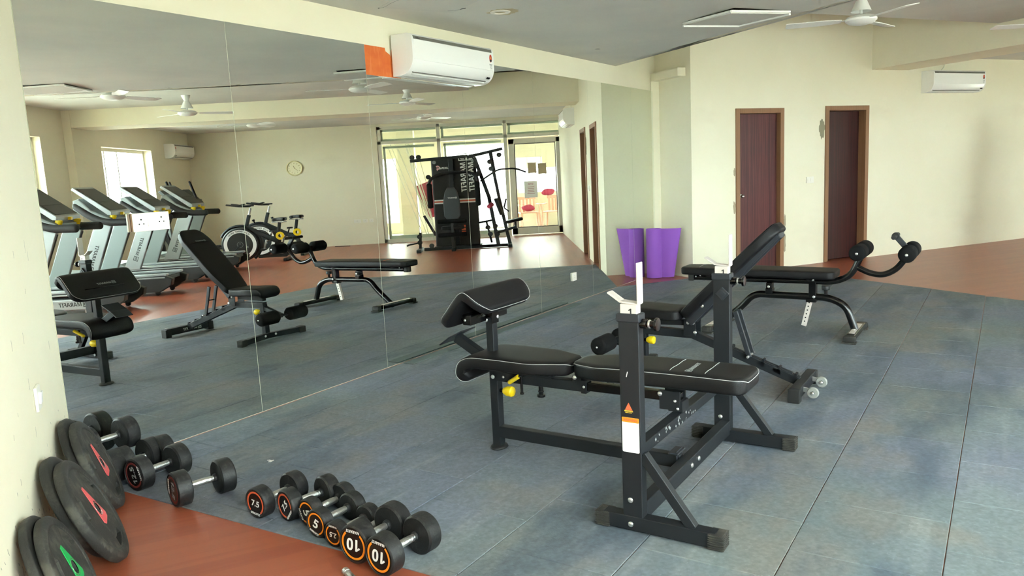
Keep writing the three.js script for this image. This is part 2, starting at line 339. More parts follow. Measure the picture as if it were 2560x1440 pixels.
// ceilings
function slab(pts, y, t, holes) { return move(plateShape(pts, t, holes).rotateX(Math.PI / 2), 0, y + t, 0); }
const circle = (x, z, r, n = 24, wob = 0, seed = 1) => { const R = rng(seed), o = []; for (let i = 0; i < n; i++) { const a = i / n * Math.PI * 2, k = r * (1 + wob * (R() - 0.5)); o.push([x + k * Math.cos(a), z + k * Math.sin(a)]); } return o; };
const H1 = [4.26, -5.62, 4.84, -5.03], H2 = [4.24, -2.38, 4.8, -1.82], CY = 2.655;
const lowCeiling = slab(rect(-0.8, -9.4, 5.1, 0.84), CY, 0.05, [rect(...H1), rect(...H2), circle(2.46, -5.53, 0.052), circle(4.19, -7.02, 0.032, 14, 0.5, 3), circle(4.98, -3.84, 0.028, 14, 0.4, 4), circle(4.96, -3.12, 0.02, 10, 0.5, 5)]);
struct('ceiling', [lowCeiling, B(6, 0.05, 10.4, 2.15, CY + 0.35, -4.3, 0)], M.ceiling);
struct('ceiling_middle', [slab(rect(5.1, -6.25, 9.3, 0.84), 2.93, 0.1), B(4.4, 0.06, 4, 7.2, 3.64, -8, 0)], M.ceiling);
struct('ceiling_far', slab(rect(9.9, -9.3, 14.6, 0.9), 2.82, 0.1), M.ceiling);
struct('trim_1', [B(0.1, ROOF - CY, 10.2, 5.05, (ROOF + CY) / 2, -4.3, 0), B(4.2, 0.7, 0.06, 7.2, 3.37, -6.28, 0)], M.wall);
struct('roof_slab', B(16, 0.2, 10.8, 7, ROOF + 0.1, -4.3, 0), M.ceiling);
struct('beam', B(0.73, ROOF - 2.64, 8.12, 9.605, (ROOF + 2.64) / 2, -4.142, 0.003), M.wall);

// floor: vinyl slab with a field of rubber tiles laid parallel to the mirrors
const floor = struct('floor', B(15.6, 0.3, 10.6, 7.0, -0.156, -4.2, 0), M.vinyl);
{
  const clip = (poly, f) => { const o = []; for (let i = 0; i < poly.length; i++) { const a = poly[i], b = poly[(i + 1) % poly.length], fa = f(a), fb = f(b); if (fa >= 0) o.push(a); if (fa * fb < 0) { const t = fa / (fa - fb); o.push([a[0] + (b[0] - a[0]) * t, a[1] + (b[1] - a[1]) * t]); } } return o; };
  const toX = ([m, s]) => W(m, s).x, toZ = ([m, s]) => W(m, s).z, R = rng(77);
  const field = [(p) => 7.44 - toX(p), (p) => toZ(p) - DOOR_Z - 0.004, (p) => p[0] - 1.945 - 0.04 * p[1], (p) => p[1] - 0.006, (p) => 4.2 - p[1], (p) => toX(p) < ALCOVE_X ? 1 : toZ(p) - DOOR_Z - 0.004, (p) => toX(p) - LEFT_X - 0.005];
  const shrink = (poly, k) => { // inset of a convex polygon
    const n = poly.length, area = poly.reduce((s, p, i) => s + p[0] * poly[(i + 1) % n][1] - p[1] * poly[(i + 1) % n][0], 0);
    const lines = poly.map((p, i) => { const q = poly[(i + 1) % n]; let nx = -(q[1] - p[1]), ny = q[0] - p[0]; const l = Math.hypot(nx, ny) || 1; nx /= l; ny /= l; if (area < 0) { nx = -nx; ny = -ny; } return [nx, ny, nx * p[0] + ny * p[1] + k]; });
    let o = poly.map((p) => p); o = [[-1e2, -1e2], [1e2, -1e2], [1e2, 1e2], [-1e2, 1e2]];
    for (const [a, b, c] of lines) o = clip(o, (p) => a * p[0] + b * p[1] - c);
    return o;
  };
  const rows = [-0.168, 0.335, 0.838, 1.341, 1.844, 2.347, 2.85, 3.354, 3.857, 4.36];
  for (let r = 0; r < rows.length - 1; r++) {
    const off = r % 2 ? 2.82 : 3.065;
    for (let c = -3; c < 16; c++) {
      let p = rect(off + c * 0.489, rows[r], off + (c + 1) * 0.489, rows[r + 1]);
      for (const f of field) { p = clip(p, f); if (p.length < 3) break; }
      if (p.length < 3) continue;
      const area = Math.abs(p.reduce((s, q, i) => s + q[0] * p[(i + 1) % p.length][1] - q[1] * p[(i + 1) % p.length][0], 0)) / 2;
      if (area < 0.004) continue;
      const lift = -0.0012 + 0.0016 * R(), outer = shrink(p, 0.0009 + 0.0012 * R()), inner = shrink(outer, 0.0022);
      if (inner.length < 3 || inner.length !== outer.length) continue;
      const pos = [], uv = [], n = outer.length, du = 0.02 * R(), dv = 0.02 * R(), turn = 0;
      const put = (q, y) => { const w = W(q[0], q[1], y); pos.push(w.x, w.y, w.z); const cs = Math.cos(turn), sn = Math.sin(turn); uv.push((q[0] * cs - q[1] * sn + du) , (q[0] * sn + q[1] * cs + dv)); };
      const tri = (a, b, d) => { put(...a); put(...b); put(...d); };
      for (let i = 1; i < n - 1; i++) tri([inner[0], lift], [inner[i + 1], lift], [inner[i], lift]);
      for (let i = 0; i < n; i++) { const j = (i + 1) % n; const A = [outer[i], lift - 0.0025], Bq = [outer[j], lift - 0.0025], Cq = [inner[j], lift], Dq = [inner[i], lift]; tri(A, Cq, Bq); tri(A, Dq, Cq); const E1 = [outer[i], -0.008], E2 = [outer[j], -0.008]; tri(E1, A, Bq); tri(E1, Bq, E2); }
      const g = new THREE.BufferGeometry(); g.setAttribute('position', new THREE.Float32BufferAttribute(pos, 3)); g.setAttribute('uv', new THREE.Float32BufferAttribute(uv, 2)); g.computeVertexNormals();
      const mt = M.rubber[Math.floor(R() * M.rubber.length)], t = new THREE.Mesh(g, mt); t.name = 'rubber_tile'; t.receiveShadow = t.castShadow = true; floor.add(t);
    }
  }
}
// rubber offcut lying along the foot of the mirrors
{
  const a = W(4.5, 0.075), b = W(7.35, 0.085), o = mesh('rubber_strip', [bar(V(a.x, 0.004, a.z), V(b.x, 0.004, b.z), 0.1, 0.007, 0.002)], M.rubberEdge);
  tag(o, 'narrow dark rubber offcut lying along the foot of the mirrors', 'rubber strip');
}

// ---------------------------------------------------------------- mirror panels
const SEAMS = [1.945, 3.14, 4.345, 5.535, 6.72, 7.91, 9.1, 9.925], TOP = 2.428;
// the glass is slightly warped: how far its surface turns (degrees) along the wall
const WARP_M = [1.9, 2.3, 3.0, 4.5, 6.5, 8.0, 10.0], WARP = [1.95, 1.8, 1.35, 0.65, 0.0, -0.25, -0.25], LEANBACK = 0.28;
const warp = (m) => { let i = 0; while (i < WARP_M.length - 2 && m > WARP_M[i + 1]) i++; return lerp(WARP[i], WARP[i + 1], (m - WARP_M[i]) / (WARP_M[i + 1] - WARP_M[i])); };
const mirrorLabels = ['mirror panel beside the left wall, carrying the double power socket', 'mirror panel left of the orange plywood, its foot behind the preacher bench rest', 'mirror panel below the plywood patch, cut low at the top under the air conditioner', 'mirror panel under the right end of the air conditioner, notched at its corner', 'mirror panel carrying the small white socket plate near the floor', 'mirror panel reflecting the corner left of the purple mat', 'narrow last mirror panel in the corner behind the purple mat'];
for (let i = 0; i < 7; i++) {
  const w = SEAMS[i + 1] - SEAMS[i], mid = (SEAMS[i] + SEAMS[i + 1]) / 2, g = 0.0016, cutY = 2.213;
  let pts = rect(-w / 2 + g, 0.004, w / 2 - g, TOP), cells = [[-w / 2 + g, 0.004, w / 2 - g, TOP]];
  if (i === 2) { pts = rect(-w / 2 + g, 0.004, w / 2 - g, cutY); cells = [[-w / 2 + g, 0.004, w / 2 - g, cutY]]; }
  if (i === 3) { const xn = 5.72 - mid; pts = [[-w / 2 + g, 0.004], [w / 2 - g, 0.004], [w / 2 - g, TOP], [xn, TOP], [xn, cutY], [-w / 2 + g, cutY]]; cells = [[-w / 2 + g, 0.004, w / 2 - g, cutY], [xn, cutY, w / 2 - g, TOP]]; }
  const grp = thing('mirror_panel', mirrorLabels[i], 'mirror', W(mid, 0), ANG, 'wall mirror panels');
  part(grp, 'glass_edge', move(plateShape(pts.map(([x, y]) => [x * (1 + 0.0011 / (w / 2)), y]), 0.004), 0, 0, -0.0045), M.mirrorEdge);
  const pos = [], nor = [], idx = [];
  for (const [x0, y0, x1, y1] of cells) {
    const nx = Math.max(2, Math.round((x1 - x0) / 0.05)), base = pos.length / 3;
    for (let k = 0; k <= nx; k++) for (const y of [y0, y1]) {
      const x = lerp(x0, x1, k / nx), a = warp(mid + x) * Math.PI / 180, p = LEANBACK * Math.PI / 180;
      pos.push(x, y, 0); nor.push(Math.sin(a) * Math.cos(p), Math.sin(p), Math.cos(a) * Math.cos(p));
    }
    for (let k = 0; k < nx; k++) { const q = base + 2 * k; idx.push(q, q + 2, q + 1, q + 1, q + 2, q + 3); }
  }
  const face = new THREE.BufferGeometry(); face.setAttribute('position', new THREE.Float32BufferAttribute(pos, 3)); face.setAttribute('normal', new THREE.Float32BufferAttribute(nor, 3)); face.setIndex(idx);
  part(grp, 'mirror_face', [face], M.mirror);
}
// plywood backing that shows where the mirror is cut away
{
  const o = mesh('plywood_board', [move(plateShape([[0, 0], [0.4, 0], [0.4, 0.205], [0.31, 0.205], [0.3, 0.14], [0.285, 0.17], [0.24, 0.19], [0.235, 0.215], [0, 0.215]], 0.008), 0, 0, 0)], M.ply);
  const p = W(4.347, -0.019, 2.214); o.position.copy(p); o.rotation.y = ANG;
  tag(o, 'orange-stained plywood patch left of the near air conditioner', 'plywood');
}
// ---------------------------------------------------------------- windows with sliding frames
function windowUnit(name, origin, turn, w, y0, y1, mull) {
  const g = new THREE.Group(); g.name = name; g.position.copy(origin); g.rotation.y = turn; g.userData.kind = 'structure'; scene.add(g);
  const h = y1 - y0, c = (y0 + y1) / 2, f = 0.05;
  part(g, 'window_frame', [B(w, f, 0.07, w / 2, y0 + f / 2, 0), B(w, 0.06, 0.07, w / 2, y1 - 0.03, 0), B(f, h, 0.07, f / 2, c, 0), B(f, h, 0.07, w - f / 2, c, 0)], M.alu);
  for (const x of mull) part(g, 'mullion', B(0.035, h - 0.1, 0.045, x, c, 0), M.alu);
  const xs = [f, ...mull, w - f];
  for (let i = 0; i < xs.length - 1; i++) part(g, 'pane', B(xs[i + 1] - xs[i], h - 0.1, 0.004, (xs[i] + xs[i + 1]) / 2, c, i % 2 ? 0.012 : -0.012, 0), M.glass);
  part(g, 'sill', B(w + 0.06, 0.03, 0.26, w / 2, y0 - 0.012, -0.02), M.white);
  return g;
}
windowUnit('window_1', V(0.2, 0, WIN_Z + 0.14), 0, 2.0, 0.83, 2.42, [0.68, 1.34]);
windowUnit('window_2', V(3.2, 0, WIN_Z + 0.14), 0, 2.0, 0.83, 2.42, [0.68, 1.34]);
windowUnit('window_3', V(5.6, 0, WIN_Z + 0.14), 0, 1.5, 0.83, 2.42, [0.75]);
windowUnit('window_4', V(7.5, 0, BAY_Z + 0.15), 0, 1.0, 0.85, 2.46, [0.5]);
windowUnit('window_5', V(WA[0] + 0.97, 0, WA[1] + 0.18), 0, 2.09, 0.88, 2.37, [0.44, 0.95]);

// ---------------------------------------------------------------- doors in the far wall
function woodDoor(name, [x0, x1, h], leafBack, swing, material, knob) {
  const g = new THREE.Group(); g.name = name; g.position.set(x0, 0, DOOR_Z); g.userData.kind = 'structure'; scene.add(g);
  const w = x1 - x0, f = 0.065;
  part(g, 'door_frame', [B(f, h, 0.16, f / 2, h / 2, -0.062), B(f, h, 0.16, w - f / 2, h / 2, -0.062), B(w - 2 * f, f, 0.16, w / 2, h - f / 2, -0.062)], M.doorFrame);
  const leaf = part(g, 'door_leaf', move(B(w - 2 * f - 0.006, h - f - 0.014, 0.035, (w - 2 * f - 0.006) / 2, (h - f) / 2, 0), f + 0.003, 0.004, leafBack, 0, swing, 0), material);
  if (knob) part(leaf, 'door_knob', [cyl(V(f + 0.06, 1.0, leafBack + 0.015), V(f + 0.06, 1.0, leafBack + 0.05), 0.012), move(new THREE.SphereGeometry(0.024, 16, 12), f + 0.06, 1.0, leafBack + 0.06), cyl(V(f + 0.06, 1.0, leafBack + 0.014), V(f + 0.06, 1.0, leafBack + 0.022), 0.03)], M.chrome);
  return g;
}
woodDoor('door_1', D1, -0.07, 0, M.doorWood, true);
woodDoor('door_2', D2, -0.1, 0.03, M.doorDark, false);
struct('light_block_behind_doors', [B(4, 2.7, 0.15, 8, 1.25, DOOR_Z - 0.75, 0), B(0.15, 2.7, 0.6, 6.4, 1.25, DOOR_Z - 0.5, 0), B(0.15, 2.7, 0.6, 9.6, 1.25, DOOR_Z - 0.5, 0), B(4, 0.1, 0.8, 8, 2.6, DOOR_Z - 0.5, 0)], M.wall);  // unseen box added behind the doors to stop sky light leaking in
{ // patch of bare plaster beside the second door, and broken plaster along the first frame
  const patch = (x, y, w, h, seed) => { const R = rng(seed), s = []; for (let i = 0; i < 22; i++) { const a = i / 22 * Math.PI * 2, k = 0.8 + 0.4 * R(); s.push([x + w * k * Math.cos(a), y + h * k * Math.sin(a)]); } return move(plateShape(s, 0.004), 0, 0, DOOR_Z); };
  const o = mesh('plaster_patch', patch(8.315, 1.845, 0.05, 0.125, 5), std('bare grey plaster', '#8f8a72', 0.95, { bumpMap: paintBump, bumpScale: 0.003 }));
  tag(o, 'grey plaster repair on the wall left of the second dark door', 'plaster patch');
  const broken = std('broken plaster', '#a99b80', 0.95, { bumpMap: paintBump, bumpScale: 0.003 });
  [[6.8, 0.86, 0.02, 0.08, 6, 'crumbled plaster left of the first door, level with the seat of the far bench'], [7.655, 0.33, 0.02, 0.13, 7, 'crumbled plaster at the foot of the first door frame, right side'], [7.66, 0.62, 0.015, 0.09, 8, 'small crumbled plaster patch right of the first door at knee height'], [6.8, 1.32, 0.012, 0.05, 9, 'small crumbled plaster patch left of the first door above its knob']].forEach(([x, y, w, h, sd, l]) => tag(mesh('plaster_patch', patch(x, y, w, h, sd), broken), l, 'plaster patch'));
}
// ---------------------------------------------------------------- glazed partition to the lobby
{
  const z0 = -4.06, z1 = -8.2, g = new THREE.Group(); g.name = 'window_6'; g.position.set(GLASS_X + 0.06, 0, 0); g.userData.kind = 'structure'; scene.add(g);
  const mid = (a, b) => (a + b) / 2, post = (z, y0, y1, w = 0.075) => B(0.09, y1 - y0, w, 0, mid(y0, y1), z), rail = (y, a, b, h = 0.075) => B(0.09, h, Math.abs(b - a), 0, y, mid(a, b));
  for (const z of [z0 - 0.04, -5.39, -6.84, z1 + 0.06]) part(g, 'mullion', post(z, 0, 2.76), M.alu);
  for (const [a, b] of [[z0, -5.39], [-5.39, -6.84], [-6.84, z1]]) {
    part(g, 'transom', rail(2.38, a, b), M.alu); part(g, 'head_rail', rail(2.725, a, b), M.alu);
    part(g, 'pane', B(0.005, 0.3, Math.abs(b - a) - 0.07, 0, 2.555, mid(a, b), 0), M.glass);
    part(g, 'sash', [B(0.05, 0.05, Math.abs(b - a) - 0.1, 0.03, 2.66, mid(a, b)), B(0.05, 0.28, 0.05, 0.03, 2.56, Math.max(a, b) - 0.09), B(0.05, 0.05, Math.abs(b - a) - 0.1, 0.03, 2.44, mid(a, b))], M.alu);
  }
  for (const [a, b] of [[z0, -5.39], [-5.39, -6.84]]) {
    part(g, 'bottom_rail', rail(0.04, a, b, 0.08), M.alu);
    part(g, 'pane', B(0.006, 2.26, Math.abs(b - a) - 0.07, 0, 1.21, mid(a, b), 0), M.glass);
    part(g, 'sash', [B(0.05, 2.2, 0.05, 0.03, 1.2, Math.max(a, b) - 0.13), B(0.05, 0.06, Math.abs(b - a) - 0.2, 0.03, 2.27, mid(a, b)), B(0.05, 0.08, Math.abs(b - a) - 0.2, 0.03, 0.12, mid(a, b))], M.alu);
  }
  const d = new THREE.Group(); d.name = 'door_3'; d.position.set(GLASS_X + 0.04, 0, 0); d.userData.kind = 'structure'; scene.add(d);
  const a = -6.9, b = -8.12;
  part(d, 'door_frame', [post(a - 0.06, 0.02, 2.3, 0.12), post(b + 0.09, 0.02, 2.3, 0.14), rail(2.25, a, b, 0.12), rail(0.1, a, b, 0.16)], M.alu);
  part(d, 'pane', B(0.006, 2.05, 1.0, 0, 1.18, -7.5, 0), M.glass);
  part(d, 'inner_bead', [B(0.02, 2.02, 0.02, -0.03, 1.18, -7.03), B(0.02, 2.02, 0.02, -0.03, 1.18, -7.94), B(0.02, 0.02, 0.9, -0.03, 2.18, -7.485), B(0.02, 0.02, 0.9, -0.03, 0.19, -7.485)], M.greyStrip);
  for (const y of [0.42, 1.1, 2.0]) part(d, 'hinge', B(0.03, 0.14, 0.03, -0.055, y, -8.11), M.chrome);
}
// lobby behind the glass
{
  const LX = 17.6;
  struct('lobby_floor', B(5, 0.3, 8, 16.9, -0.156, -6, 0), std('pale floor tile', '#cfc9ba', 0.25));
  struct('ceiling_lobby', B(5, 0.1, 8, 16.8, 2.95, -6, 0), M.ceiling);
  struct('wall_lobby_back', wallGeo([LX, -2.4], [LX, -9.6], -0.2, 3, 0.2, [rect(0.75, 0.3, 1.65, 2.1), rect(2.9, 0.02, 4.45, 2.36), rect(4.75, 0.95, 5.75, 1.62)]), M.wall);
  struct('wall_lobby_side', [B(3.5, 3.2, 0.15, 16.1, 1.4, -9.0, 0)], M.wall);
  struct('wall_lobby_end', [B(3.5, 3.2, 0.15, 16.1, 1.4, -2.6, 0)], M.wall);
  struct('column', B(0.42, 3, 0.4, 16.6, 1.45, -4.45), M.wall);
  struct('ground', move(new THREE.CylinderGeometry(90, 90, 0.2, 48), 8, -0.35, -4), std('pale concrete ground', '#b9b5aa', 0.9));
  struct('opposite_building', [wallGeo([34, 6], [34, -22], -0.3, 7, 0.4, [rect(3, 0.8, 6, 2.4), rect(9, 0.8, 12, 2.4), rect(15, 0.8, 18, 2.4), rect(3, 3.8, 6, 5.4), rect(9, 3.8, 12, 5.4), rect(15, 3.8, 18, 5.4)])], std('white rendered facade', '#dcdad2', 0.9));
}

// ================================================================ weight bench with barbell uprights and preacher pad
const bolt = (parent, x, y, z, rot, big = true) => shared(parent, 'bolt', big ? boltGeo : boltSmall, M.bolt, V(x, y, z), rot);
{
  const t = thing('weight_bench', 'charcoal weight bench with barbell uprights, preacher arm pad and yellow knobs', 'weight bench', W(3.27, 2.5), ANG);
  for (const k of [-1, 1]) {                                    // k = -1: the near upright
    const x = k < 0 ? -0.565 : 0.59, w = 0.05;
    const post = part(t, 'upright', B(w, 0.83, 0.086, x, 0.475, 0.283, 0.005), M.frame);
    part(t, 'collar', B(w + 0.012, 0.034, 0.098, x, 0.876, 0.283, 0.006), M.frameGrey);
    // bar rest: sleeve, seat, tall back plate and short sloping lip
    const rest = part(t, 'bar_rest', [B(0.04, 0.05, 0.07, x, 0.905, 0.283, 0.003), bar(V(x, 0.938, 0.245), V(x, 0.93, 0.325), 0.046, 0.007, 0.002), bar(V(x, 0.938, 0.248), V(x, 0.972, 0.196), 0.046, 0.007, 0.002), B(0.046, 0.16, 0.008, x, 1.01, 0.324, 0.002)], M.zinc, 'zinc-plated bar rest with a tall back plate');
    part(rest, 'number_print', move(text('1', 0.026), x - 0.0208, 0.9, 0.29, 0, -Math.PI / 2, 0), M.darkPrint);
    const knob = part(t, 'pop_pin', [cyl(V(x, 0.853, 0.325), V(x, 0.853, 0.352), 0.019), cyl(V(x, 0.853, 0.352), V(x, 0.853, 0.385), 0.014), cyl(V(x, 0.853, 0.385), V(x, 0.853, 0.397), 0.026)], M.gloss);
    part(knob, 'pin_ring', cyl(V(x, 0.853, 0.358), V(x, 0.853, 0.366), 0.0165), M.bolt);
    // foot with ribbed end caps and a diagonal brace
    part(t, 'foot', B(0.056, 0.06, 0.47, x, 0.037, 0.385, 0.004), M.frame);
    for (const z of [0.15, 0.622]) {
      const ribs = [B(0.064, 0.064, 0.055, x, 0.034, z, 0.004)];
      for (let i = 0; i < 7; i++) ribs.push(B(0.071, 0.0045, 0.062, x, 0.009 + i * 0.0088, z, 0.001));
      part(t, 'end_cap', ribs, M.plateRubber, 'ribbed rubber end cap');
    }
    part(t, 'brace', bar(V(x, 0.325, 0.322), V(x, 0.06, 0.525), 0.036, 0.04, 0.004), M.frame);
    const f = x - k * -1 * 0, side = x - w / 2;
    for (const y of [0.135, 0.034]) bolt(t, side - 0.003 * (y < 0.1), y, 0.275, TOMX);
    if (k > 0) part(t, 'square_plug', [B(0.014, 0.052, 0.052, side - 0.007, 0.79, 0.29, 0.004, Math.PI / 4), B(0.02, 0.03, 0.03, side - 0.008, 0.79, 0.29, 0.003, Math.PI / 4)], M.frameGrey);
    else {
      part(post, 'warning_sticker', move(plateShape([[0, 0.021], [-0.021, -0.019], [0.021, -0.019]], 0.0006), side - 0.0004, 0.517, 0.277, 0, -Math.PI / 2, 0), M.redOrange);
      part(post, 'warning_band', [move(plateShape([[-0.0235, -0.022], [0.0235, -0.022], [0.017, -0.009], [-0.017, -0.009]], 0.0007), side - 0.0006, 0.517, 0.277, 0, -Math.PI / 2, 0)], M.darkPrint);
      part(post, 'warning_text', [move(text('WARNING', 0.0055), side - 0.0014, 0.5045, 0.277, 0, -Math.PI / 2, 0), move(text('KEEP CLEAR', 0.0035), side - 0.0014, 0.498, 0.277, 0, -Math.PI / 2, 0)], std('yellow print', '#e8c53a', 0.6));
      const lab = (w2, y0, y1, r) => { const s = new THREE.Shape(), a = -w2 / 2, b = w2 / 2; s.moveTo(a + r, y0); s.lineTo(b - r, y0); s.quadraticCurveTo(b, y0, b, y0 + r); s.lineTo(b, y1 - r); s.quadraticCurveTo(b, y1, b - r, y1); s.lineTo(a + r, y1); s.quadraticCurveTo(a, y1, a, y1 - r); s.lineTo(a, y0 + r); s.quadraticCurveTo(a, y0, a + r, y0); return new THREE.ExtrudeGeometry(s, { depth: 0.0006, bevelEnabled: false }); };
      part(post, 'label_sheet', move(lab(0.072, 0.335, 0.478, 0.007), side - 0.0004, 0, 0.283, 0, -Math.PI / 2, 0), M.paper, 'blank white instruction label');
      part(post, 'label_header', move(lab(0.072, 0.458, 0.478, 0.004), side - 0.0008, 0, 0.283, 0, -Math.PI / 2, 0), M.orange);
      part(post, 'label_lettering', move(text('WARNING', 0.0085), side - 0.0016, 0.468, 0.283, 0, -Math.PI / 2, 0), M.redOrange);
      part(post, 'scratch', B(0.0006, 0.022, 0.003, side - 0.0003, 0.652, 0.273, 0, 0.25), M.print);
    }
  }
  const lower = part(t, 'lower_crossbar', B(1.105, 0.075, 0.05, 0.0125, 0.082, 0.3, 0.005), M.frame);
  for (const x of [-0.02, 0.075]) bolt(lower, x, 0.086, 0.325, TOZ);
  const upper = part(t, 'upper_crossbar', B(1.105, 0.05, 0.05, 0.0125, 0.312, 0.268, 0.005), M.frame);
  { const R = rng(9), sc = []; for (let i = 0; i < 22; i++) sc.push(B(0.004 + 0.01 * R(), 0.004 + 0.01 * R(), 0.0006, -0.4 + 0.55 * R(), 0.294 + 0.036 * R(), 0.2935, 0, 0, 0, R())); part(upper, 'paint_chips', sc, M.greyPrint).userData.kind = 'stuff'; }
  bolt(t, -0.49, 0.312, 0.293, TOZ, false);
  part(t, 'base_rail', B(0.05, 0.062, 1.01, -0.01, 0.095, -0.235, 0.005), M.frame);
  part(t, 'rail_bracket', [B(0.1, 0.01, 0.05, -0.01, 0.139, 0.25), B(0.08, 0.05, 0.006, -0.01, 0.125, 0.262)], M.frameGrey);
  part(t, 'front_leg', B(0.05, 0.44, 0.05, -0.01, 0.232, -0.745, 0.005), M.frame);
  part(t, 'floor_disc', move(lathe([[0.0001, 0], [0.052, 0], [0.056, 0.004], [0.05, 0.014], [0.03, 0.02], [0.0001, 0.02]], 32).scale(1, 1, 0.8), -0.01, 0, -0.745), M.rubberBlack);
  part(t, 'seat_beam', [B(0.05, 0.052, 0.53, -0.01, 0.398, -0.47, 0.005), B(0.062, 0.068, 0.03, -0.01, 0.4, -0.21, 0.004)], M.frame);
  part(t, 'inner_tube', B(0.042, 0.042, 0.5, -0.01, 0.4, 0.03, 0.004), M.gloss, 'glossy black inner tube');
  part(t, 'bench_bracket', [B(0.012, 0.09, 0.1, -0.045, 0.39, 0.235, 0.003), B(0.012, 0.09, 0.1, 0.025, 0.39, 0.235, 0.003), B(0.08, 0.05, 0.07, -0.01, 0.365, 0.262, 0.003)], M.frame);
  bolt(t, -0.051, 0.418, 0.19, TOMX); bolt(t, -0.051, 0.39, 0.262, TOMX, false); bolt(t, -0.051, 0.355, 0.275, TOMX, false);
  // knobs and levers
  const yk = part(t, 'adjusting_knob', move(lathe([[0.0001, 0], [0.014, 0], [0.017, 0.004], [0.026, 0.024], [0.028, 0.05], [0.024, 0.06], [0.0001, 0.062]], 24).rotateX(Math.PI / 2), -0.01, 0.318, -0.7), M.yellow, 'yellow knob');
  part(yk, 'spindle', cyl(V(-0.01, 0.318, -0.725), V(-0.01, 0.318, -0.695), 0.01), M.gloss);
  const lv = part(t, 'release_lever', [cyl(V(-0.06, 0.385, -0.625), V(-0.085, 0.428, -0.555), 0.0115), move(new THREE.SphereGeometry(0.0115, 12, 8), -0.06, 0.385, -0.625)], M.yellow, 'yellow lever');
  part(lv, 'lever_rod', [cyl(V(-0.085, 0.428, -0.555), V(-0.02, 0.437, -0.5), 0.006), cyl(V(-0.05, 0.425, -0.56), V(-0.05, 0.335, -0.56), 0.0075), cyl(V(-0.05, 0.335, -0.56), V(-0.05, 0.325, -0.56), 0.0105)], M.gloss);
  part(t, 'pull_pin', [cyl(V(-0.01, 0.372, -0.47), V(-0.01, 0.325, -0.47), 0.012), cyl(V(-0.01, 0.325, -0.47), V(-0.01, 0.312, -0.47), 0.0205), cyl(V(-0.01, 0.345, -0.47), V(-0.01, 0.337, -0.47), 0.015)], M.gloss);
  bolt(t, -0.036, 0.395, -0.745, TOMX); bolt(t, -0.036, 0.4, -0.68, TOMX, false); bolt(t, -0.044, 0.402, -0.205, TOMX, false);
  part(t, 'seat_plate', [B(0.16, 0.008, 0.4, -0.01, 0.444, -0.56, 0.002), B(0.05, 0.05, 0.05, -0.01, 0.425, -0.25, 0.004)], M.frame);
  bolt(t, -0.06, 0.45, -0.245, TOMX);
  // seat with turned-down nose
  { const c = cushion([[-0.865, 0.37], [-0.9, 0.425], [-0.882, 0.49], [-0.82, 0.525], [-0.7, 0.532], [-0.5, 0.53], [-0.265, 0.527]], (u) => lerp(0.168, 0.1, smooth(0.72, 1, u)), 0.072, { corner: 0.05, n: 46 }); part(t, 'seat_pad', c.pad, M.vinylPad); part(t, 'seat_stitching', c.seam, M.stitch); }
  // flat back pad
  { const c = cushion([[-0.26, 0.532], [0, 0.545], [0.3, 0.549], [0.6, 0.548]], (u) => lerp(0.085, 0.142, smooth(0, 0.22, u)), 0.082, { corner: 0.06, n: 40 }); part(t, 'back_pad', c.pad, M.carbonPad); part(t, 'back_stitching', c.seam, M.stitch);
    for (const z of [0.26, 0.42]) part(t, 'cross_seam', sweep([V(-0.14, 0.53, z), V(-0.1, 0.5488, z), V(0, 0.5494, z), V(0.1, 0.5488, z), V(0.14, 0.53, z)], 0.0014, 5), M.stitch);
    part(t, 'logo_print', move(mergeGeometries(logo(0.02).map(clean)), 0, 0.549, 0.34, -Math.PI / 2, 0, 0), M.greyPrint); }
  // preacher post, bar catch and arm pad
  part(t, 'pad_post', B(0.045, 0.29, 0.045, -0.01, 0.565, -0.755, 0.005), M.frame);
  const arm = part(t, 'catch_arm', bar(V(-0.01, 0.47, -0.77), V(-0.01, 0.585, -0.985), 0.045, 0.05, 0.004), M.frame);
  part(arm, 'bar_catch', [bar(V(-0.01, 0.59, -1.0), V(-0.01, 0.635, -0.905), 0.13, 0.007, 0.002, V(0, 1, 0.3)), bar(V(-0.01, 0.592, -0.995), V(-0.01, 0.548, -1.06), 0.13, 0.007, 0.002, V(0, 1, -0.3))], M.frameGrey);
  part(t, 'pad_bracket', [B(0.34, 0.055, 0.05, -0.01, 0.722, -0.79, 0.004), B(0.3, 0.006, 0.09, -0.01, 0.735, -0.85, 0.002, 0.85), B(0.3, 0.006, 0.1, -0.01, 0.76, -0.7, 0.002, -0.6), B(0.06, 0.07, 0.006, -0.01, 0.715, -0.73, 0.002)], M.gloss);
  bolt(t, -0.033, 0.697, -0.772, TOMX); bolt(t, 0.012, 0.71, -0.732, TOZ); bolt(t, -0.18, 0.72, -0.8, TOMX, false);
  { const c = cushion([[-0.925, 0.71], [-0.87, 0.772], [-0.81, 0.842], [-0.775, 0.875], [-0.745, 0.884], [-0.715, 0.872], [-0.672, 0.835], [-0.63, 0.79]], (u) => 0.268 - 0.03 * smooth(0.7, 1, u), 0.056, { corner: 0.07, n: 44, flip: true }); part(t, 'arm_pad', c.pad, M.vinylPad); part(t, 'arm_pad_stitching', c.seam, M.stitch);
    part(t, 'logo_print', move(mergeGeometries(logo(0.018).map(clean)).rotateY(Math.PI), 0, 0.7925, -0.8565, 0.85, 0, 0), M.greyPrint); }
}
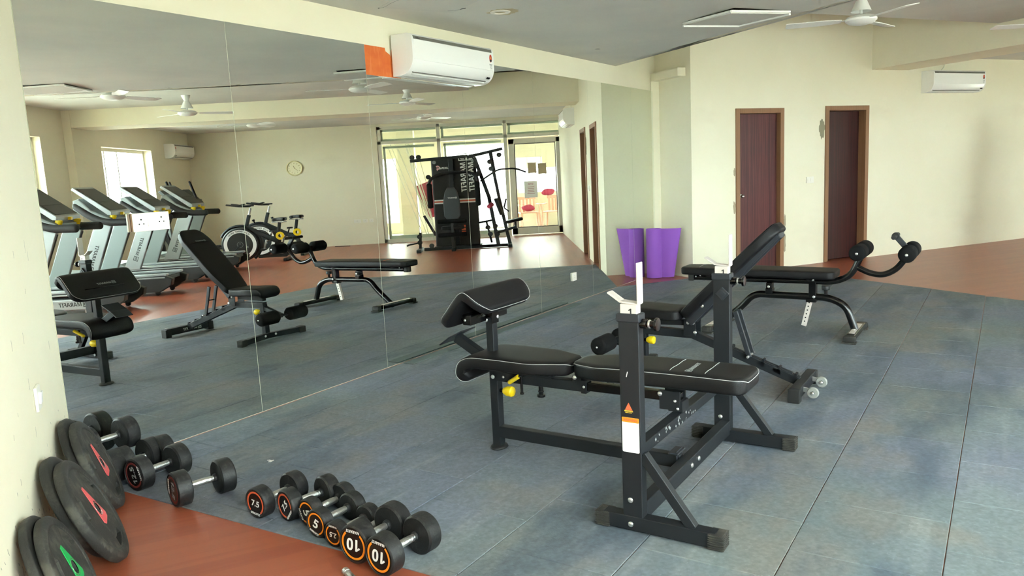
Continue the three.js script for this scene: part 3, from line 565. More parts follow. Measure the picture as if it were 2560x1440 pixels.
// ================================================================ adjustable incline bench
{
  const t = thing('incline_bench', 'black adjustable bench with upright back pad, leg rollers and rear transport wheels', 'incline bench', W(4.9, 2.3), ANG);
  // coordinates: x along the mirrors, z away from them (seat end at -z)
  const beam = [V(0, 0.325, -0.42), V(0, 0.318, -0.05), V(0, 0.06, 0.62)];
  part(t, 'main_beam', [bar(V(0, 0.33, -0.42), V(0, 0.322, -0.03), 0.05, 0.055), bar(V(0, 0.328, -0.06), V(0, 0.07, 0.64), 0.05, 0.055)], M.frame);
  const ladder = part(t, 'ladder_rail', bar(V(0, 0.29, 0.1), V(0, 0.112, 0.6), 0.03, 0.02), M.frame);
  for (let i = 0; i < 6; i++) { const z = 0.1 + i * 0.1, y = 0.282 - i * 0.0372; shared(ladder, 'ladder_hook', HOOK(), M.frame, V(0, y, z)); }
  part(t, 'strut', [bar(V(-0.04, 0.5, 0.25), V(-0.04, 0.205, 0.34), 0.016, 0.032)], M.frameGrey); part(t, 'strut', [bar(V(0.04, 0.5, 0.25), V(0.04, 0.205, 0.34), 0.016, 0.032)], M.frameGrey);
  part(t, 'strut_tie', cyl(V(-0.05, 0.36, 0.292), V(0.05, 0.36, 0.292), 0.006), M.frameGrey);
  part(t, 'catch_pin', cyl(V(-0.075, 0.212, 0.338), V(0.075, 0.212, 0.338), 0.008), M.bolt);
  part(t, 'pivot_bracket', [B(0.008, 0.11, 0.085, -0.052, 0.375, -0.05, 0.003), B(0.008, 0.11, 0.085, 0.052, 0.375, -0.05, 0.003)], M.frame);
  for (const [y, z] of [[0.408, -0.06], [0.408, -0.025], [0.345, -0.012]]) bolt(t, -0.056, y, z, TOMX);
  part(t, 'back_frame', [bar(V(-0.06, 0.41, -0.05), V(-0.06, 1.0, 0.515), 0.036, 0.05), bar(V(0.06, 0.41, -0.05), V(0.06, 1.0, 0.515), 0.036, 0.05), bar(V(-0.06, 0.99, 0.505), V(0.06, 0.99, 0.505), 0.05, 0.036)], M.frameGrey);
  for (const [y, z] of [[0.52, 0.055], [0.81, 0.33], [0.985, 0.5]]) bolt(t, -0.079, y + 0.012, z - 0.01, TOMX, y < 0.9);
  { const c = cushion([[-0.115, 0.475], [-0.06, 0.53], [0.1, 0.685], [0.3, 0.88], [0.5, 1.075]], (u) => lerp(0.12, 0.15, smooth(0, 0.35, u)) - 0.035 * smooth(0.8, 1, u), 0.07, { corner: 0.07, n: 44 }); part(t, 'back_pad', c.pad, M.vinylPad); part(t, 'pad_piping', c.seam, M.vinylPad);
    const ln = part(t, 'back_band', sweep([V(-0.13, 0.935, 0.362), V(0, 0.948, 0.36), V(0.13, 0.935, 0.362)], 0.002, 6), M.carbonPad); part(ln, 'logo_print', move(mergeGeometries(logo(0.014).map(clean)).rotateY(Math.PI), 0, 0.955, 0.3675, 0.77, 0, 0), M.greyPrint); }
  { const c = cushion([[-0.5, 0.4], [-0.515, 0.455], [-0.475, 0.5], [-0.36, 0.505], [-0.2, 0.498], [-0.1, 0.5]], (u) => lerp(0.115, 0.145, smooth(0.1, 0.5, u)), 0.075, { corner: 0.05, n: 40 }); part(t, 'seat_pad', c.pad, M.vinylPad); part(t, 'pad_piping', c.seam, M.vinylPad); }
  part(t, 'seat_frame', [bar(V(0, 0.39, -0.42), V(0, 0.4, -0.09), 0.04, 0.04), B(0.1, 0.006, 0.28, 0, 0.42, -0.28, 0.002)], M.frame);
  part(t, 'front_post', B(0.05, 0.3, 0.05, 0, 0.185, -0.4, 0.005), M.frame);
  part(t, 'front_foot', [bar(V(0, 0.035, -0.42), V(-0.34, 0.032, -0.48), 0.05, 0.05), bar(V(0, 0.035, -0.42), V(0.34, 0.032, -0.48), 0.05, 0.05)], M.frame);
  for (const x of [-0.345, 0.345]) part(t, 'rubber_foot', B(0.07, 0.062, 0.062, x, 0.032, -0.481, 0.006, 0, x < 0 ? -0.17 : 0.17), M.plateRubber);
  for (const x of [-0.06, 0.06]) bolt(t, x, 0.04, -0.456, [-Math.PI / 2, 0, 0]);
  part(t, 'roller_arm', [bar(V(0, 0.3, -0.42), V(0, 0.235, -0.62), 0.04, 0.04), cyl(V(-0.26, 0.24, -0.63), V(0.26, 0.24, -0.63), 0.012)], M.frame);
  for (const k of [-1, 1]) { const r = part(t, 'foam_roller', roller(V(k * 0.06, 0.24, -0.63), V(k * 0.27, 0.24, -0.63), 0.062), M.foam); bolt(r, k * 0.276, 0.24, -0.63, k < 0 ? TOMX : TOX, false); }
  const kn = part(t, 'adjusting_knob', move(lathe([[0.0001, 0], [0.013, 0], [0.017, 0.004], [0.026, 0.024], [0.028, 0.05], [0.024, 0.058], [0.0001, 0.06]], 24).rotateX(Math.PI / 2), -0.02, 0.262, -0.372), M.yellow, 'yellow knob');
  part(kn, 'spindle', cyl(V(-0.02, 0.262, -0.39), V(-0.02, 0.262, -0.365), 0.011), M.gloss);
  const lv = part(t, 'release_lever', cyl(V(0.06, 0.372, -0.3), V(0.075, 0.372, -0.22), 0.012), M.orange, 'orange lever');
  part(lv, 'lever_rod', cyl(V(0.06, 0.372, -0.3), V(0.02, 0.37, -0.3), 0.006), M.gloss);
  // rear bar with two wheels
  const rear = part(t, 'rear_foot', [B(0.5, 0.07, 0.06, 0, 0.055, 0.665, 0.006)], M.frame);
  part(rear, 'logo_print', [move(mergeGeometries(logo(0.026).map(clean)).rotateY(Math.PI), 0, 0.056, 0.6346)], M.print);
  for (const x of [-0.235, 0.235]) part(t, 'rubber_foot', B(0.06, 0.085, 0.07, x, 0.043, 0.665, 0.006), M.rubberBlack);
  for (const x of [-0.16, 0.1]) {
    const wg = part(t, 'wheel', [move(crease(lathe([[0.012, -0.012], [0.03, -0.012], [0.034, -0.008], [0.034, 0.008], [0.03, 0.012], [0.012, 0.012]], 28)).rotateZ(Math.PI / 2), x, 0.05, 0.755)], std('grey translucent wheel', '#8f8f8a', 0.4));
    part(wg, 'wheel_bracket', [bar(V(x + 0.022, 0.05, 0.76), V(x + 0.022, 0.06, 0.69), 0.006, 0.03), cyl(V(x - 0.02, 0.05, 0.755), V(x + 0.03, 0.05, 0.755), 0.0075)], M.bolt);
    bolt(wg, x - 0.02, 0.05, 0.755, TOMX);
  }
}
function HOOK() { HOOK.g ||= merged([plateShape([[-0.018, -0.012], [0.03, -0.03], [0.03, 0.022], [0.018, 0.026], [0.012, 0.004], [-0.018, 0.012]], 0.05).rotateY(-Math.PI / 2).translate(0.025, 0, 0)]); return HOOK.g; }
function roller(a, b, r) { const L = a.distanceTo(b) / 2; return along(lathe([[0.0001, -L], [r * 0.5, -L], [r * 0.82, -L + 0.006], [r, -L + 0.022], [r, L - 0.022], [r * 0.82, L - 0.006], [r * 0.5, L], [0.0001, L]], 32), a, b); }
// ================================================================ decline bench with bent tube frame
{
  const t = thing('decline_bench', 'black flat decline bench on a glossy bent tube frame with four foam ankle rollers', 'decline bench', W(6.64, 2.3), ANG);
  { const c = cushion([[-0.735, 0.55], [-0.3, 0.552], [0.2, 0.548], [0.56, 0.545]], (u) => lerp(0.135, 0.155, smooth(0, 0.3, u)), 0.07, { corner: 0.06, n: 40 }); part(t, 'bench_pad', c.pad, M.vinylPad); part(t, 'pad_piping', c.seam, M.vinylPad);
    part(t, 'cross_seam', sweep([V(-0.14, 0.535, -0.42), V(-0.1, 0.5515, -0.42), V(0.1, 0.5515, -0.42), V(0.14, 0.535, -0.42)], 0.0014, 5), M.redOrange); part(t, 'cross_seam', sweep([V(-0.14, 0.535, -0.56), V(-0.1, 0.5515, -0.56), V(0.1, 0.5515, -0.56), V(0.14, 0.535, -0.56)], 0.0014, 5), M.stitch); }
  part(t, 'seat_tube', pipe([V(0, 0.446, -0.66), V(0, 0.444, 0.54), V(0, 0.5, 0.66), V(0, 0.62, 0.715), V(0, 0.685, 0.74)], 0.0255, 0.12, 16), M.gloss);
  part(t, 'tube_end', B(0.075, 0.06, 0.05, 0, 0.446, -0.665, 0.008), M.rubberBlack);
  part(t, 'pad_mounts', [B(0.12, 0.03, 0.05, 0, 0.475, -0.5, 0.003), B(0.12, 0.03, 0.05, 0, 0.475, 0.35, 0.003)], M.gloss);
  for (const [z, y] of [[-0.62, 0.456], [-0.58, 0.466], [0.36, 0.468]]) bolt(t, -0.03, y, z, TOMX, false);
  part(t, 'ankle_hook', pipe([V(0, 0.575, 0.695), V(0, 0.522, 0.8), V(0, 0.51, 0.9), V(0, 0.56, 0.99), V(0, 0.69, 1.08)], 0.0235, 0.1, 16), M.gloss);
  for (const [y, z] of [[0.705, 0.735], [0.7, 1.08]]) {
    part(t, 'roller_axle', cyl(V(-0.235, y, z), V(0.235, y, z), 0.014), M.gloss);
    for (const k of [-1, 1]) { const r = part(t, 'foam_roller', roller(V(k * 0.035, y, z), V(k * 0.235, y, z), 0.062), M.foam); bolt(r, k * 0.242, y, z, k < 0 ? TOMX : TOX); }
  }
  const h = part(t, 'handle_stem', bar(V(0, 0.7, 1.08), V(0, 0.815, 0.985), 0.03, 0.04), M.frameGrey);
  part(h, 'handle_bar', [cyl(V(-0.14, 0.822, 0.978), V(0.14, 0.822, 0.978), 0.017), cyl(V(-0.025, 0.822, 0.978), V(0.025, 0.822, 0.978), 0.027)], M.rubberBlack);
  part(t, 'leg_arch', pipe([V(0, 0.03, -0.42), V(0, 0.2, -0.22), V(0, 0.318, -0.12), V(0, 0.312, 0.5), V(0, 0.25, 0.63), V(0, 0.05, 0.7)], 0.03, 0.16, 16), M.gloss);
  part(t, 'front_pivot', [B(0.07, 0.075, 0.05, 0, 0.385, 0.02, 0.006), B(0.075, 0.05, 0.06, 0, 0.35, 0.02, 0.006)], M.gloss); bolt(t, -0.042, 0.39, 0.02, TOMX);
  part(t, 'stem_sleeve', [B(0.06, 0.15, 0.06, 0, 0.375, 0.37, 0.006), B(0.07, 0.03, 0.08, 0, 0.285, 0.36, 0.004)], M.gloss); bolt(t, -0.036, 0.462, 0.375, TOMX); bolt(t, -0.036, 0.318, 0.385, TOMX);
  const st = part(t, 'height_stem', bar(V(0, 0.3, 0.352), V(0, 0.065, 0.3), 0.03, 0.04, 0.003), M.zinc, 'perforated zinc-plated height stem');
  for (let i = 0; i < 6; i++) part(st, 'stem_hole', cyl(V(-0.0158, 0.265 - i * 0.032, 0.344 - i * 0.0071), V(-0.0145, 0.265 - i * 0.032, 0.344 - i * 0.0071), 0.006, 0.006, 10, 0), M.black);
  const kb = part(t, 'locking_knob', lathe([[0.0001, 0], [0.03, 0], [0.033, 0.008], [0.033, 0.03], [0.028, 0.036], [0.0001, 0.036]], 12), M.plasticDark); kb.position.set(0, 0.375, 0.47);
  part(t, 'knob_stem', cyl(V(0, 0.33, 0.47), V(0, 0.38, 0.47), 0.014), M.gloss);
  for (const [z, n] of [[0.7, 0], [-0.44, 1]]) {
    const f = part(t, 'foot_bar', [B(0.56, 0.045, 0.075, 0.02, 0.04, z, 0.01)], M.gloss);
    part(f, 'foot_plate', B(0.4, 0.004, 0.045, 0.02, 0.064, z, 0.002), M.zinc, 'worn bright top of the foot');
    for (const x of [-0.275, 0.315]) part(f, 'rubber_foot', [B(0.06, 0.05, 0.09, x, 0.036, z, 0.012), B(0.075, 0.014, 0.105, x, 0.007, z, 0.004)], M.plateRubber);
    bolt(f, -0.05, 0.064, z, [0, 0, 0]);
  }
}

// ================================================================ dumbbells
// kg -> [head radius, head length, handle length, ring colour, how the ring and number look]
const DUMB = { 2.5: [0.052, 0.052, 0.125], 5: [0.061, 0.055, 0.125], 7.5: [0.07, 0.062, 0.125], 10: [0.078, 0.068, 0.128], 12.5: [0.082, 0.072, 0.13], 15: [0.084, 0.076, 0.13] };
const dumbProto = {};
function dumbbell(kg, label, group, x, z, deg, spin, y = 0, red = false) {
  const [R, hl, gl] = DUMB[kg], key = kg + (red ? 'r' : ''), L = 2 * hl + gl, maroon = kg > 10;
  let src = dumbProto[key];
  const t = src ? src.clone() : thing('dumbbell', label, 'dumbbell', V(0, 0, 0), 0, group);
  if (src) { t.name = numbered('dumbbell'); scene.add(t); t.userData = { label, category: 'dumbbell', group }; }
  else {
    dumbProto[key] = t;                                          // axis along x, the end face that shows at -x
    part(t, 'handle', [cyl(V(-gl / 2 - 0.01, 0, 0), V(gl / 2 + 0.01, 0, 0), 0.0135, 0.0135, 24, 0), lathe([[0.0136, -gl / 2 + 0.02], [0.0148, -gl / 2 + 0.03], [0.0158, 0], [0.0148, gl / 2 - 0.03], [0.0136, gl / 2 - 0.02]], 24).rotateZ(Math.PI / 2)], M.knurl);
    for (const k of [-1, 1]) {
      const h = part(t, 'head', crease(merged([lathe([[0.0001, 0], [0.022, 0], [R * 0.9, 0.001], [R, 0.007], [R, hl - 0.012], [R * 0.985, hl - 0.006], [R * 0.93, hl - 0.001], [R * 0.9, hl], [R * 0.87, hl - 0.0005], [R * 0.855, hl - 0.003], [0.0001, hl - 0.003]], 44).rotateZ(k < 0 ? Math.PI / 2 : -Math.PI / 2).translate(k * gl / 2, 0, 0)]), 0.5), M.dumbbellRubber);
      part(h, 'collar', lathe([[0.0136, 0], [0.021, 0], [0.019, 0.012], [0.0136, 0.014]], 24).rotateZ(k < 0 ? -Math.PI / 2 : Math.PI / 2).translate(k * gl / 2, 0, 0), M.rubberBlack);
      const fx = k * (gl / 2 + hl - 0.003), turn = k < 0 ? -Math.PI / 2 : Math.PI / 2, on = (g, dx = 0) => move(g, fx + k * dx, 0, 0, 0, turn, 0);
      part(h, 'end_face', on(new THREE.CircleGeometry(R * 0.855, 40), 0.0004), M.dumbbellFace);
      part(h, 'ring_print', on(ring(R * 0.66, R * 0.77, -Math.PI * 0.28, Math.PI * 1.28, 0.0005), 0.0005), maroon ? M.maroonPrint : red ? M.redOrange : M.orange);
      part(h, 'number_print', on(text(String(kg), R * (kg === 10 ? 0.62 : String(kg).length > 2 ? 0.4 : String(kg).length > 1 ? 0.5 : 0.66), 0.0006, 0.12), 0.0006), maroon ? M.greyPrint : M.print);
      part(h, 'maker_print', on(text('MARAFIT', R * 0.15, 0.0006, 0.15).translate(0, -R * 0.68, 0), 0.0006), M.print);
    }
  }
  // (x, z) is the middle of the near end face on the floor
  const a = deg * Math.PI / 180, d = V(Math.cos(a), 0, -Math.sin(a));
  t.position.set(x + d.x * L / 2, R + y, z + d.z * L / 2); t.rotation.set(spin, 0, 0); t.rotation.order = 'YXZ'; t.rotation.y = a;
  return t;
}
{
  const row = 'dumbbells in the row on the blue tiles', left = 'dumbbells beside the leaning plates';
  const P = Math.PI, VY = -0.006;
  dumbbell(7.5, 'dumbbell marked 7.5 at the left end of the row, its number upright', row, 0.224, -3.402, 32, 0.1, 0, true);
  dumbbell(7.5, 'dumbbell marked 7.5 second in the row, its number turned on edge', row, 0.336, -3.309, 22, -0.85, 0, true);
  dumbbell(5, 'dumbbell third from the left in the row, half hidden behind the one marked 5', row, 0.412, -3.206, 29, 1.2, 0);
  dumbbell(5, 'dumbbell whose end shows a white 5 in an orange ring', row, 0.428, -3.078, 31, 0.35, 0);
  dumbbell(2.5, 'small dumbbell marked 2.5 upside down beside the 10s', row, 0.474, -2.96, 32, P + 0.06, 0);
  dumbbell(2.5, 'small dumbbell mostly hidden between the 2.5 and the 10s', row, 0.564, -2.924, 30, 0.6, 0);
  dumbbell(10, 'dumbbell marked 10 upside down, second from the right end of the row', row, 0.518, -2.782, 33, P, 0);
  dumbbell(10, 'dumbbell marked 10 upside down at the right end of the row', row, 0.58, -2.643, 28, P + 0.04, 0);
  dumbbell(12.5, 'dumbbell with a maroon ring lying alone on the edge of the blue tiles', left, -0.104, -3.728, 18, P / 2 + 0.1, 0);
  dumbbell(12.5, 'maroon-ringed dumbbell with its number on edge, nearest the red-marked plates', left, -0.277, -4.035, 33, -P / 2 - 0.35, 0);
  dumbbell(15, 'heaviest dumbbell, behind the maroon-ringed one nearest the mirror', left, -0.365, -4.235, 27, P / 2 - 0.3, 0);
  { const q = W(1.92, 0.12); dumbbell(15, 'dumbbell lying on top of another in the corner by the mirror', left, q.x, q.z, 33.2, 0, 0.108); }
  { const q = W(1.96, 0.255); dumbbell(15, 'dumbbell hidden in the corner behind the leaning plates, under another', left, q.x, q.z, 33.2, 1, 0); }
}
// loose steel end of a bar at the lower edge of the picture
{
  const o = mesh('bar_end', [cyl(V(0.474, 0.0185, -2.742), V(0.535, 0.0185, -2.4), 0.0125), cyl(V(0.474, 0.0185, -2.742), V(0.478, 0.0185, -2.72), 0.0145)], M.knurl);
  tag(o, 'dull steel bar lying on the red floor in front of the 10 dumbbells', 'bar');
  o.position.y = -0.012;
}
// ================================================================ weight plates leaning on the left wall
{
  function plateParts(t, R, T, colour) {
    // axis along +z, label side at +z, hub at the origin
    const s = new THREE.Shape(); s.absarc(0, 0, R * 0.8, 0, Math.PI * 2, false);
    for (let i = 0; i < 3; i++) {
      const a0 = Math.PI / 2 + Math.PI / 3 + i * Math.PI * 2 / 3, h = new THREE.Path(), w = 0.36;
      h.absarc(0, 0, R * 0.78, a0 - w, a0 + w, false); h.absarc(0, 0, R * 0.6, a0 + w * 0.9, a0 - w * 0.9, true); h.closePath(); s.holes.push(h);
    }
    const hole = new THREE.Path(); hole.absarc(0, 0, 0.026, 0, Math.PI * 2, true); s.holes.push(hole);
    const web = new THREE.ExtrudeGeometry(s, { depth: T * 0.62, bevelEnabled: true, bevelSize: 0.003, bevelThickness: 0.004, bevelSegments: 2, curveSegments: 40 });
    const rim = lathe([[R * 0.79, -T * 0.38], [R * 0.84, -T / 2 + 0.002], [R * 0.9, -T / 2], [R * 0.97, -T / 2 + 0.005], [R, -T * 0.25], [R, T * 0.25], [R * 0.97, T / 2 - 0.005], [R * 0.9, T / 2], [R * 0.84, T / 2 - 0.002], [R * 0.79, T * 0.36], [R * 0.79, -T * 0.38]], 64).rotateX(Math.PI / 2);
    part(t, 'disc', [move(web, 0, 0, -T * 0.33), rim, move(lathe([[0.026, T * 0.3], [0.05, T * 0.42], [0.06, T * 0.3]], 40).rotateX(Math.PI / 2), 0, 0, 0)], M.plateRubber);
    if (colour) {
      const wedge = plateShape([[-0.01, R * 0.46], [0.01, R * 0.46], [0.05, -R * 0.22], [0.034, -R * 0.28], [-0.034, -R * 0.28], [-0.05, -R * 0.22]], 0.002, [Array.from({ length: 24 }, (_, i) => [0.026 * Math.cos(-i / 24 * 6.2832), 0.026 * Math.sin(-i / 24 * 6.2832)])]);
      part(t, 'label_patch', move(wedge, 0, 0, T * 0.42), colour);
    }
    part(t, 'hub', crease(merged(lathe([[0.0255, -T * 0.42], [0.0255, T * 0.45], [0.032, T * 0.48], [0.0335, T * 0.42]], 36).rotateX(Math.PI / 2))), M.chrome);
  }
  const lean = (label, R, T, colour, tilt, depth, z, roll) => {
    // depth: how many plate thicknesses stand between this one and the wall
    const t = thing('weight_plate', label, 'weight plate', V(0, 0, 0), 0, 'weight plates leaning on the left wall');
    plateParts(t, R, T, colour);
    const c = Math.cos(tilt), n = Math.sin(tilt), away = T / 2 + depth * (T + 0.004);
    t.rotation.order = 'YXZ'; t.rotation.set(-tilt, Math.PI / 2, roll);
    // upper rim of the hindmost plate touches the wall; every plate stands on the floor
    const y = R * c + T / 2 * n - 0.006, x0 = LEFT_X + R * n + T / 2 * c + 0.004, off = (away - T / 2) / c;
    t.position.set(x0 + off, y, z);
    return t;
  };
  lean('black plate with a red wedge, the farther of the two red ones', 0.222, 0.046, M.plateRed, 0.36, 1, -3.9, 0.05);
  lean('plain black plate behind the farther red-marked plate', 0.222, 0.046, null, 0.36, 0, -3.98, 0.9);
  lean('black plate with a red wedge, the nearer of the two red ones', 0.228, 0.048, M.plateRed, 0.43, 1, -3.32, 0.1);
  lean('plain black plate behind the nearer red-marked plate', 0.228, 0.048, null, 0.43, 0, -3.4, 0.6);
  lean('black plate with a green wedge at the bottom edge of the picture', 0.2, 0.04, M.plateGreen, 0.36, 1, -2.87, 0.1);
  lean('plain black plate behind the green-marked plate', 0.2, 0.04, null, 0.36, 0, -2.9, 0.8);
}

// ================================================================ air conditioners
function airConditioner(label, pos, turn, w, group) {
  const t = thing('air_conditioner', label, 'air conditioner', pos, turn, group);   // back at z = 0, origin at the lower middle
  const prof = (k, z0 = 0) => { const s = new THREE.Shape(); s.moveTo(z0, 0.0); s.lineTo(0.08, 0.0); s.quadraticCurveTo(0.19 * k, 0.012, 0.202 * k, 0.125); s.lineTo(0.2 * k, 0.255); s.quadraticCurveTo(0.196 * k, 0.296, 0.15 * k, 0.3); s.lineTo(z0, 0.302); s.closePath(); return s; };
  const ext = (s, d) => new THREE.ExtrudeGeometry(s, { depth: d, bevelEnabled: true, bevelSize: 0.003, bevelThickness: 0.004, bevelSegments: 2, curveSegments: 14 }).rotateY(-Math.PI / 2).translate(d / 2, 0, 0);
  part(t, 'casing', crease(merged(ext(prof(0.985), w - 0.03)), 0.5), M.plasticWhite);
  for (const k of [-1, 1]) part(t, 'end_cover', crease(merged(ext(prof(1), 0.012)), 0.5).clone().translate(k * (w / 2 - 0.012), 0, 0), M.plasticWhite);
  part(t, 'front_panel', B(w - 0.045, 0.15, 0.006, 0, 0.182, 0.2, 0.003), M.plasticWhite);
  const strip = part(t, 'trim_strip', B(w - 0.05, 0.028, 0.008, 0, 0.268, 0.195, 0.002, -0.15), M.greyStrip);
  part(strip, 'maker_print', move(text('Voltas', 0.012), -w / 2 + 0.075, 0.268, 0.2, -0.15), M.darkPrint);
  part(t, 'louver', [B(w - 0.15, 0.006, 0.07, -0.02, 0.012, 0.118, 0.002, 0.18), B(w - 0.15, 0.004, 0.02, -0.02, 0.003, 0.07, 0.001)], M.plasticWhite);
  part(t, 'air_slot', [B(w - 0.12, 0.006, 0.012, -0.02, 0.0, 0.07, 0), B(w - 0.12, 0.006, 0.008, -0.02, 0.019, 0.158, 0, 0.5)], M.greyStrip);
  part(t, 'status_display', B(0.045, 0.018, 0.006, w / 2 - 0.075, 0.043, 0.186, 0.002, 0.75), M.black);
  const sx = w / 2 - 0.05;
  const oval = (r0, h0, up) => { const s = new THREE.Shape(); s.absellipse(0, 0, r0, h0, 0, Math.PI * 2); return new THREE.ExtrudeGeometry(s, { depth: 0.0006, bevelEnabled: false }); };
  const st = part(t, 'rating_sticker', move(oval(0.019, 0.033), sx, 0.208, 0.2032), std('red sticker', '#c8402f', 0.5));
  part(st, 'sticker_base', move(plateShape([[-0.0175, -0.012], [0.0175, -0.012], [0.011, -0.028], [-0.011, -0.028]], 0.0006), sx, 0.208, 0.2036), M.darkPrint);
  part(st, 'sticker_stars', [move(text('★5', 0.012), sx, 0.212, 0.204)], std('yellow star print', '#f0c548', 0.5));
  part(t, 'spec_print', [0.158, 0.148, 0.138, 0.128, 0.116].map((y, i) => move(text(['INVERTER', '1.5 TON', 'R32', '5 STAR', 'I'][i], 0.0065), sx, y, 0.2032)), M.greyPrint);
  return t;
}
{
  const c = W(5.19, 0.002, 2.222); airConditioner('white split air conditioner above the mirrors, beside the orange plywood', c, ANG, 1.1);
  airConditioner('white split air conditioner on the cream wall right of the two doors', V(10.8, 2.32, DOOR_Z + 0.002), 0, 1.13);
  airConditioner('white split air conditioner seen in the mirror, right of the far window', V(13.5, 2.23, WA[1] - 0.003), Math.PI, 1.1);
  // copper line running up the wall from the far unit, and its hook
  const l = mesh('cable', sweep([V(10.62, 2.625, DOOR_Z + 0.01), V(10.7, 2.7, DOOR_Z + 0.012), V(10.66, 2.9, DOOR_Z + 0.01), V(10.64, 3.2, DOOR_Z + 0.01)], 0.006, 6), M.alu); tag(l, 'thin line rising from the far air conditioner to the ceiling', 'cable');
}
// ================================================================ ceiling fans
function ceilingFan(label, pos, top, spin) {
  const t = thing('ceiling_fan', label, 'fan', pos, spin, 'ceiling fans');           // pos: middle of the motor
  part(t, 'motor', crease(merged(lathe([[0.0001, -0.042], [0.05, -0.042], [0.1, -0.03], [0.128, -0.008], [0.13, 0.008], [0.11, 0.028], [0.06, 0.042], [0.03, 0.048], [0.0001, 0.048]], 36)), 0.5), M.white);
  part(t, 'lower_canopy', crease(merged(lathe([[0.085, 0.07], [0.08, 0.078], [0.045, 0.16], [0.03, 0.185], [0.014, 0.19]], 28)), 0.6), M.white);
  const rod = top - pos.y;
  part(t, 'rod', cyl(V(0, 0.04, 0), V(0, rod - 0.02, 0), 0.012), M.white);
  part(t, 'ceiling_canopy', crease(merged(lathe([[0.014, rod - 0.09], [0.03, rod - 0.085], [0.06, rod - 0.01], [0.06, rod]], 24))), M.white);
  for (let i = 0; i < 3; i++) {
    const a = i * Math.PI * 2 / 3, b = part(t, 'blade', move(plateShape([[0.16, -0.04], [0.3, -0.066], [0.6, -0.068], [0.615, -0.05], [0.615, 0.05], [0.6, 0.06], [0.3, 0.056], [0.16, 0.035]], 0.004, [], 0.001).rotateX(-Math.PI / 2 + 0.16), 0, 0.0, 0, 0, a, 0), M.white);
    part(b, 'blade_arm', move(bar(V(0.1, 0.002, 0), V(0.22, 0.004, 0), 0.035, 0.006), 0, 0, 0, 0, a, 0), M.white);
  }
  return t;
}
ceilingFan('ceiling fan nearest the wooden doors, at the edge of the lower ceiling', V(5.66, 2.615, -5.05), 2.93, 0.35);
ceilingFan('ceiling fan in the mirror at upper left, near the open hatch', V(5.45, 2.65, -2.33), 2.93, 0.5);
ceilingFan('ceiling fan in the mirror in front of the beam, left of the long seam', V(7.95, 2.66, -2.28), 2.93, 1.15);
ceilingFan('ceiling fan in the mirror in front of the beam, below the air conditioner', V(8.7, 2.72, -5.31), 2.93, 0.62);
ceilingFan('ceiling fan in the mirror beyond the beam, above the clock', V(10.8, 2.66, -2.43), 2.82, 0.3);
ceilingFan('ceiling fan in the mirror beyond the beam, above the glass partition', V(11.1, 2.66, -5.36), 2.82, 0.8);
// ================================================================ ceiling hatches and old fittings
function hatch(label, [x0, z0, x1, z1], dx, rz, rx) {
  const w = x1 - x0, d = z1 - z0, t = thing('ceiling_hatch', label, 'ceiling hatch', V((x0 + x1) / 2, CY - 0.004, (z0 + z1) / 2), 0, 'loose ceiling hatches');
  const tile = part(t, 'tile', B(w + 0.02, 0.012, d + 0.02, dx, -0.016, 0, 0.003, rx, 0, rz), M.ceiling);
  part(t, 'edge_frame', [B(0.02, 0.016, d + 0.03, dx - w / 2 - 0.012, -0.016, 0, 0.002, rx, 0, rz), B(0.02, 0.016, d + 0.03, dx + w / 2 + 0.012, -0.016, 0, 0.002, rx, 0, rz), B(w + 0.03, 0.016, 0.02, dx, -0.016, -d / 2 - 0.012, 0.002, rx, 0, rz), B(w + 0.03, 0.016, 0.02, dx, -0.016, d / 2 + 0.012, 0.002, rx, 0, rz)], M.white);
  return t;
}
hatch('loose white ceiling hatch hanging open above the doors', H1, -0.03, 0.03, 0.035);
hatch('loose ceiling hatch seen in the mirror at upper left', H2, -0.02, 0.02, 0.03);
{
  const t = thing('ceiling_light', 'old recessed ceiling light fitting with a stained ring of plaster', 'light fitting', V(2.46, CY, -5.53));
  part(t, 'ring', crease(merged(lathe([[0.042, 0.0], [0.046, -0.008], [0.075, -0.006], [0.08, 0], [0.07, 0.0]], 32))), M.plasticIvory);
  part(t, 'reflector', crease(merged(lathe([[0.0001, 0.045], [0.025, 0.044], [0.04, 0.03], [0.044, 0.0]], 28))), std('brown stained reflector', '#7d6146', 0.5));
  part(t, 'stain', [move(plateShape(circle(0, 0, 0.115, 26, 0.35, 8), 0.0008).rotateX(Math.PI / 2), 0.02, -0.0005, 0.01)], std('water-stained plaster', '#c9bd9c', 0.95, { bumpMap: paintBump, bumpScale: 0.003 }));
  const crack = (label, pts) => tag(mesh('ceiling_crack', pts.map((p) => sweep(p.map(([x, z]) => V(x, CY - 0.0004, z)), 0.0035, 4)), M.darkPrint), label, 'crack');
  crack('dark gap at the left corner of the closed hatch above the mirror', [[[1.53, -5.575], [1.56, -5.53], [1.575, -5.4], [1.62, -5.2]]]);
  crack('dark gap at the right corner of the closed hatch above the mirror', [[[2.05, -5.56], [2.12, -5.5], [2.15, -5.45]]]);
  const p = thing('ceiling_hatch', 'closed flush ceiling hatch above the mirror, left of the old light fitting', 'ceiling hatch', V(1.85, CY, -5.3), 0, 'loose ceiling hatches');
  part(p, 'tile', B(0.58, 0.004, 0.58, 0, -0.001, 0, 0.001, 0, 0.1), M.ceiling);
}
